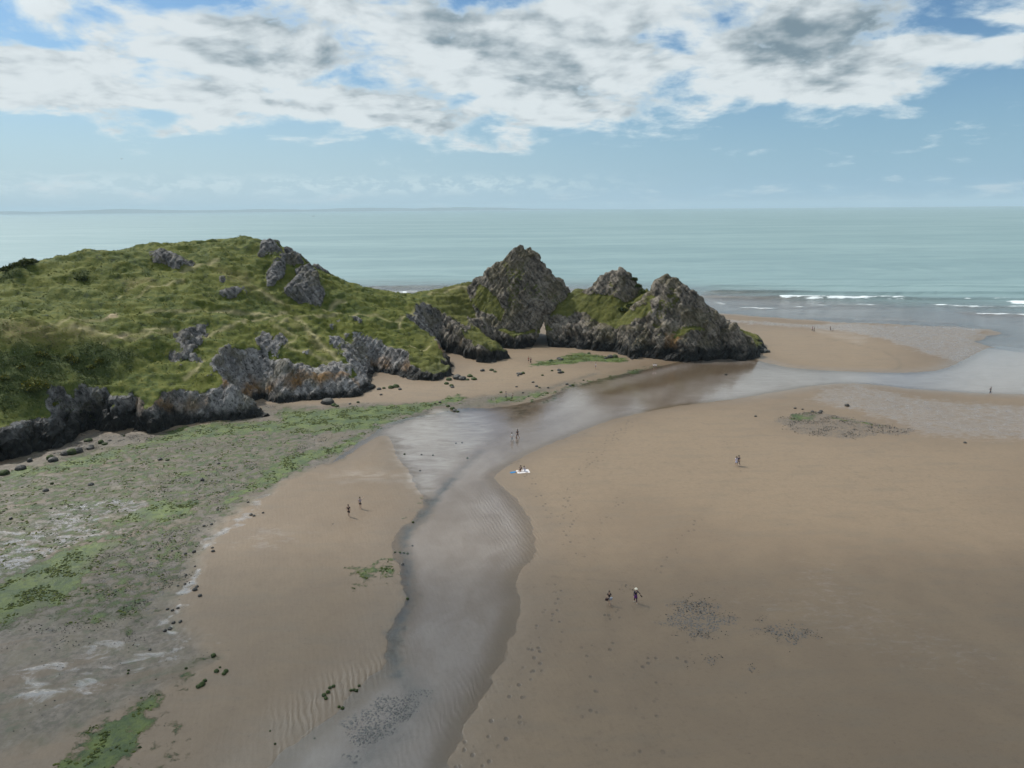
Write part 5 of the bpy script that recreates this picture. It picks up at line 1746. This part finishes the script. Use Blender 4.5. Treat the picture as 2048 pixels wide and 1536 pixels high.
# the couple on the bank
x0, y0, z0 = gput(1046, 943)
bm = bmesh.new()
bmesh.ops.create_grid(bm, x_segments=16, y_segments=12, size=.5)
for v in bm.verts:
    v.co = Vector((v.co.x * 2.1, v.co.y * 1.5, .025 + .03 * float(pn2(np.array([v.co.x * 4]), np.array([v.co.y * 4 + 3]))[0])))
bmesh.ops.solidify(bm, geom=bm.faces[:], thickness=.02)
me = bpy.data.meshes.new('beach_blanket')
bm.to_mesh(me)
bm.free()
o = link('beach_blanket', me, cloth((.62, .58, .56)), label='pale blanket under the couple sitting on the bank of the stream', category='blanket')
o.location = (x0, y0, z0)
o.rotation_euler = (0, 0, .2)
person(1041, 942.5, 'person in black top sitting with knees up on the blanket by the stream', face=BACK - .5, h=1.72, top=(.012, .012, .018), bottom=(.10, .05, .05), hair=(.012, .008, .008), sit=True, lean=.15, arms=(.5, .6), bend=(.3, .3), group='couple sitting by the stream', offset=(0, .15))
person(1050, 943, 'person in pale blue clothes leaning back on the blanket by the stream', face=BACK + .45, h=1.68, top=(.42, .46, .58), bottom=(.50, .52, .60), hair=(.02, .012, .012), sit=True, lean=.55, arms=(-.5, -.6), bend=(.1, .1), leg=.95, long_hair=True, group='couple sitting by the stream', offset=(0, .05))
xb, yb, zb = gput(1026, 945)
bm = bmesh.new()
bmesh.ops.create_circle(bm, cap_ends=True, segments=28, radius=1)
for v in bm.verts:
    c_, s_ = v.co.x, v.co.y
    v.co = Vector((math.copysign(abs(c_) ** .7, c_) * .50, math.copysign(abs(s_) ** .6, s_) * .25 * (1 - .15 * c_), .05 + .05 * max(0, c_) ** 2))
bmesh.ops.solidify(bm, geom=bm.faces[:], thickness=.05)
me = bpy.data.meshes.new('bodyboard')
bm.to_mesh(me)
bm.free()
o = link('bodyboard', me, cloth((.005, .17, .42)), label='bright blue bodyboard lying on the sand beside the seated couple', category='bodyboard')
o.location = (xb, yb, zb)
o.rotation_euler = (0, 0, .35)
person(1472, 932, 'person with long dark hair in a pale dress held close by a friend', face=.35, h=1.66, top=(.62, .58, .70), bottom=(.55, .52, .64), dress=(.58, .55, .68), hair=(.012, .008, .010), long_hair=True, stride=.3, group='pair walking on the dry beach')
person(1476.5, 931, 'person in dark blue top walking close beside a pale dress', face=.3, h=1.74, top=(.035, .035, .07), bottom=(.09, .05, .06), hair=(.015, .01, .01), stride=.3, leg=.95, group='pair walking on the dry beach')
person(1980, 789, 'person in navy wetsuit standing at the water edge with folded arms', face=.6, h=1.78, top=(.010, .012, .030), bottom=(.012, .014, .030), hair=(.05, .05, .045), stride=.15, sleeve=.9, leg=.85, arms=(.5, .5), bend=(1.3, 1.3))
person(1057, 726, 'person in red top and dark shorts on the sand below the arch', face=2.6, h=1.75, top=(.22, .035, .030), bottom=(.02, .012, .02), hair=(.03, .02, .015), stride=.3, group='pair below the arch')
person(1061.5, 727.5, 'person in plum coloured shirt and black trousers on the sand below the arch', face=2.9, h=1.72, top=(.075, .02, .06), bottom=(.010, .008, .012), hair=(.02, .012, .010), stride=.2, leg=.95, group='pair below the arch')
person(1012, 798, 'person in grey blue shirt and dark trousers walking on the weed bank', face=-1.2, h=1.74, top=(.12, .12, .17), bottom=(.012, .012, .02), hair=(.02, .015, .012), stride=.35, leg=.95, group='pair on the weed bank')
person(1024, 799, 'shorter person in all dark clothes bending over on the weed bank', face=-1.4, h=1.5, top=(.03, .03, .035), bottom=(.012, .012, .014), hair=(.02, .015, .012), stride=.2, leg=.95, lean=.5, group='pair on the weed bank')
person(1191, 738, 'lone person in pale grey top standing on the wet sand below the cliffs', face=2.0, h=1.7, top=(.42, .42, .48), bottom=(.10, .10, .16), hair=(.05, .03, .03), stride=.15)
person(1307, 739, 'person in white shirt paddling in the brown shallows', face=2.8, h=1.68, top=(.78, .76, .78), bottom=(.10, .09, .10), hair=(.03, .02, .02), stride=.15, group='pair in white shirts in the shallows')
person(1311.5, 739, 'person in white shirt paddling in the brown shallows', face=3.4, h=1.66, top=(.78, .76, .78), bottom=(.10, .09, .10), hair=(.03, .02, .02), stride=.15, group='pair in white shirts in the shallows')
person(1624.5, 663, 'person in crimson jacket on the far sand bar', face=1.4, h=1.75, top=(.12, .02, .05), bottom=(.03, .03, .04), hair=(.02, .015, .015), stride=.3, sleeve=.9, leg=.95, group='walkers on the far sand bar')
person(1628, 664, 'person in black clothes beside a crimson jacket on the far sand bar', face=1.5, h=1.7, top=(.015, .010, .012), bottom=(.015, .010, .010), hair=(.02, .015, .015), stride=.25, sleeve=.9, leg=.95, group='walkers on the far sand bar')
person(1661, 662.5, 'person in dark clothes leaning forward on the rippled far sand bar', face=1.6, h=1.75, top=(.02, .02, .03), bottom=(.03, .02, .025), hair=(.02, .015, .015), stride=.4, sleeve=.9, leg=.95, lean=.35, group='walkers on the far sand bar')
person(1665.5, 663, 'child in dark clothes following an adult on the rippled far sand bar', face=1.6, h=1.15, top=(.025, .018, .02), bottom=(.02, .015, .015), hair=(.02, .015, .015), stride=.3, leg=.95, group='walkers on the far sand bar')

# ================================================================== BIRD AND BOAT
bx_, by_, bz_ = atD(243, 318, 300)
e = link('gull', None, label='dark gull gliding in the sky above the grassy hill', category='bird')
e.location = (bx_, by_, bz_)
e.rotation_euler = (0, 0, R(60))
mb = simple_mat('feather', (.05, .06, .07), .8)
bd = Sk()
a0 = bd.add((0, 0, 0), (.07, .065))
a1 = bd.add((0, .16, .01), .045, a0)
bd.add((0, .25, .02), .035, a1)
bd.add((0, .31, .01), .010, len(bd.v) - 1)
a2 = bd.add((0, -.18, 0), .035, a0)
bd.add((0, -.32, 0), (.05, .010), a2)
link('body', bd.mesh('body'), mb, e)
for sd_ in (-1, 1):
    wv_ = [(0, .08, .03), (sd_ * .28, .12, .16), (sd_ * .62, .0, .08), (sd_ * .34, -.08, .13), (0, -.10, .02), (sd_ * .28, .12, .175), (0, .08, .06), (0, -.10, .05), (sd_ * .34, -.08, .145)]
    me = bpy.data.meshes.new('wing')
    me.from_pydata(wv_, [], [(0, 1, 3, 4), (1, 2, 3), (6, 7, 8, 5), (5, 8, 2), (0, 6, 5, 1), (1, 5, 2), (4, 3, 8, 7), (3, 2, 8)])
    link('wing', me, mb, e)
sx_, sy_ = gnd(627, 432.5)
e = link('boat', None, label='tiny dark boat far out on the sea behind the hill', category='boat')
e.location = (sx_, sy_, 0)
bm = bmesh.new()
st_ = [(-7, 1.6, 1.3), (-4, 2.1, 1.2), (0, 2.3, 1.3), (4, 1.7, 1.7), (7.5, .15, 2.4)]
vs = []
for (px_, hw, hh_) in st_:
    vs.append([bm.verts.new((px_, -hw, hh_)), bm.verts.new((px_, -hw * .6, -.4)), bm.verts.new((px_, hw * .6, -.4)), bm.verts.new((px_, hw, hh_))])
for a_, b2 in zip(vs[:-1], vs[1:]):
    for i in range(4):
        bm.faces.new((a_[i], a_[(i + 1) % 4], b2[(i + 1) % 4], b2[i]))
bm.faces.new(vs[0])
bm.faces.new(vs[-1][::-1])
me = bpy.data.meshes.new('hull')
bm.to_mesh(me)
bm.free()
link('hull', me, cloth((.05, .06, .08)), e)
bm = bmesh.new()
bmesh.ops.create_cube(bm, size=1, matrix=Matrix.Translation((-1.5, 0, 2.4)) @ Matrix.Diagonal((4.5, 2.8, 2.4, 1)))
bmesh.ops.bevel(bm, geom=bm.edges[:], offset=.25, segments=2, affect='EDGES')
me = bpy.data.meshes.new('cabin')
bm.to_mesh(me)
bm.free()
link('cabin', me, cloth((.20, .21, .22)), e)
bm = bmesh.new()
bmesh.ops.create_cone(bm, cap_ends=True, segments=8, radius1=.16, radius2=.08, depth=6, matrix=Matrix.Translation((-1, 0, 6.4)))
me = bpy.data.meshes.new('mast')
bm.to_mesh(me)
bm.free()
link('mast', me, cloth((.08, .08, .09)), e)
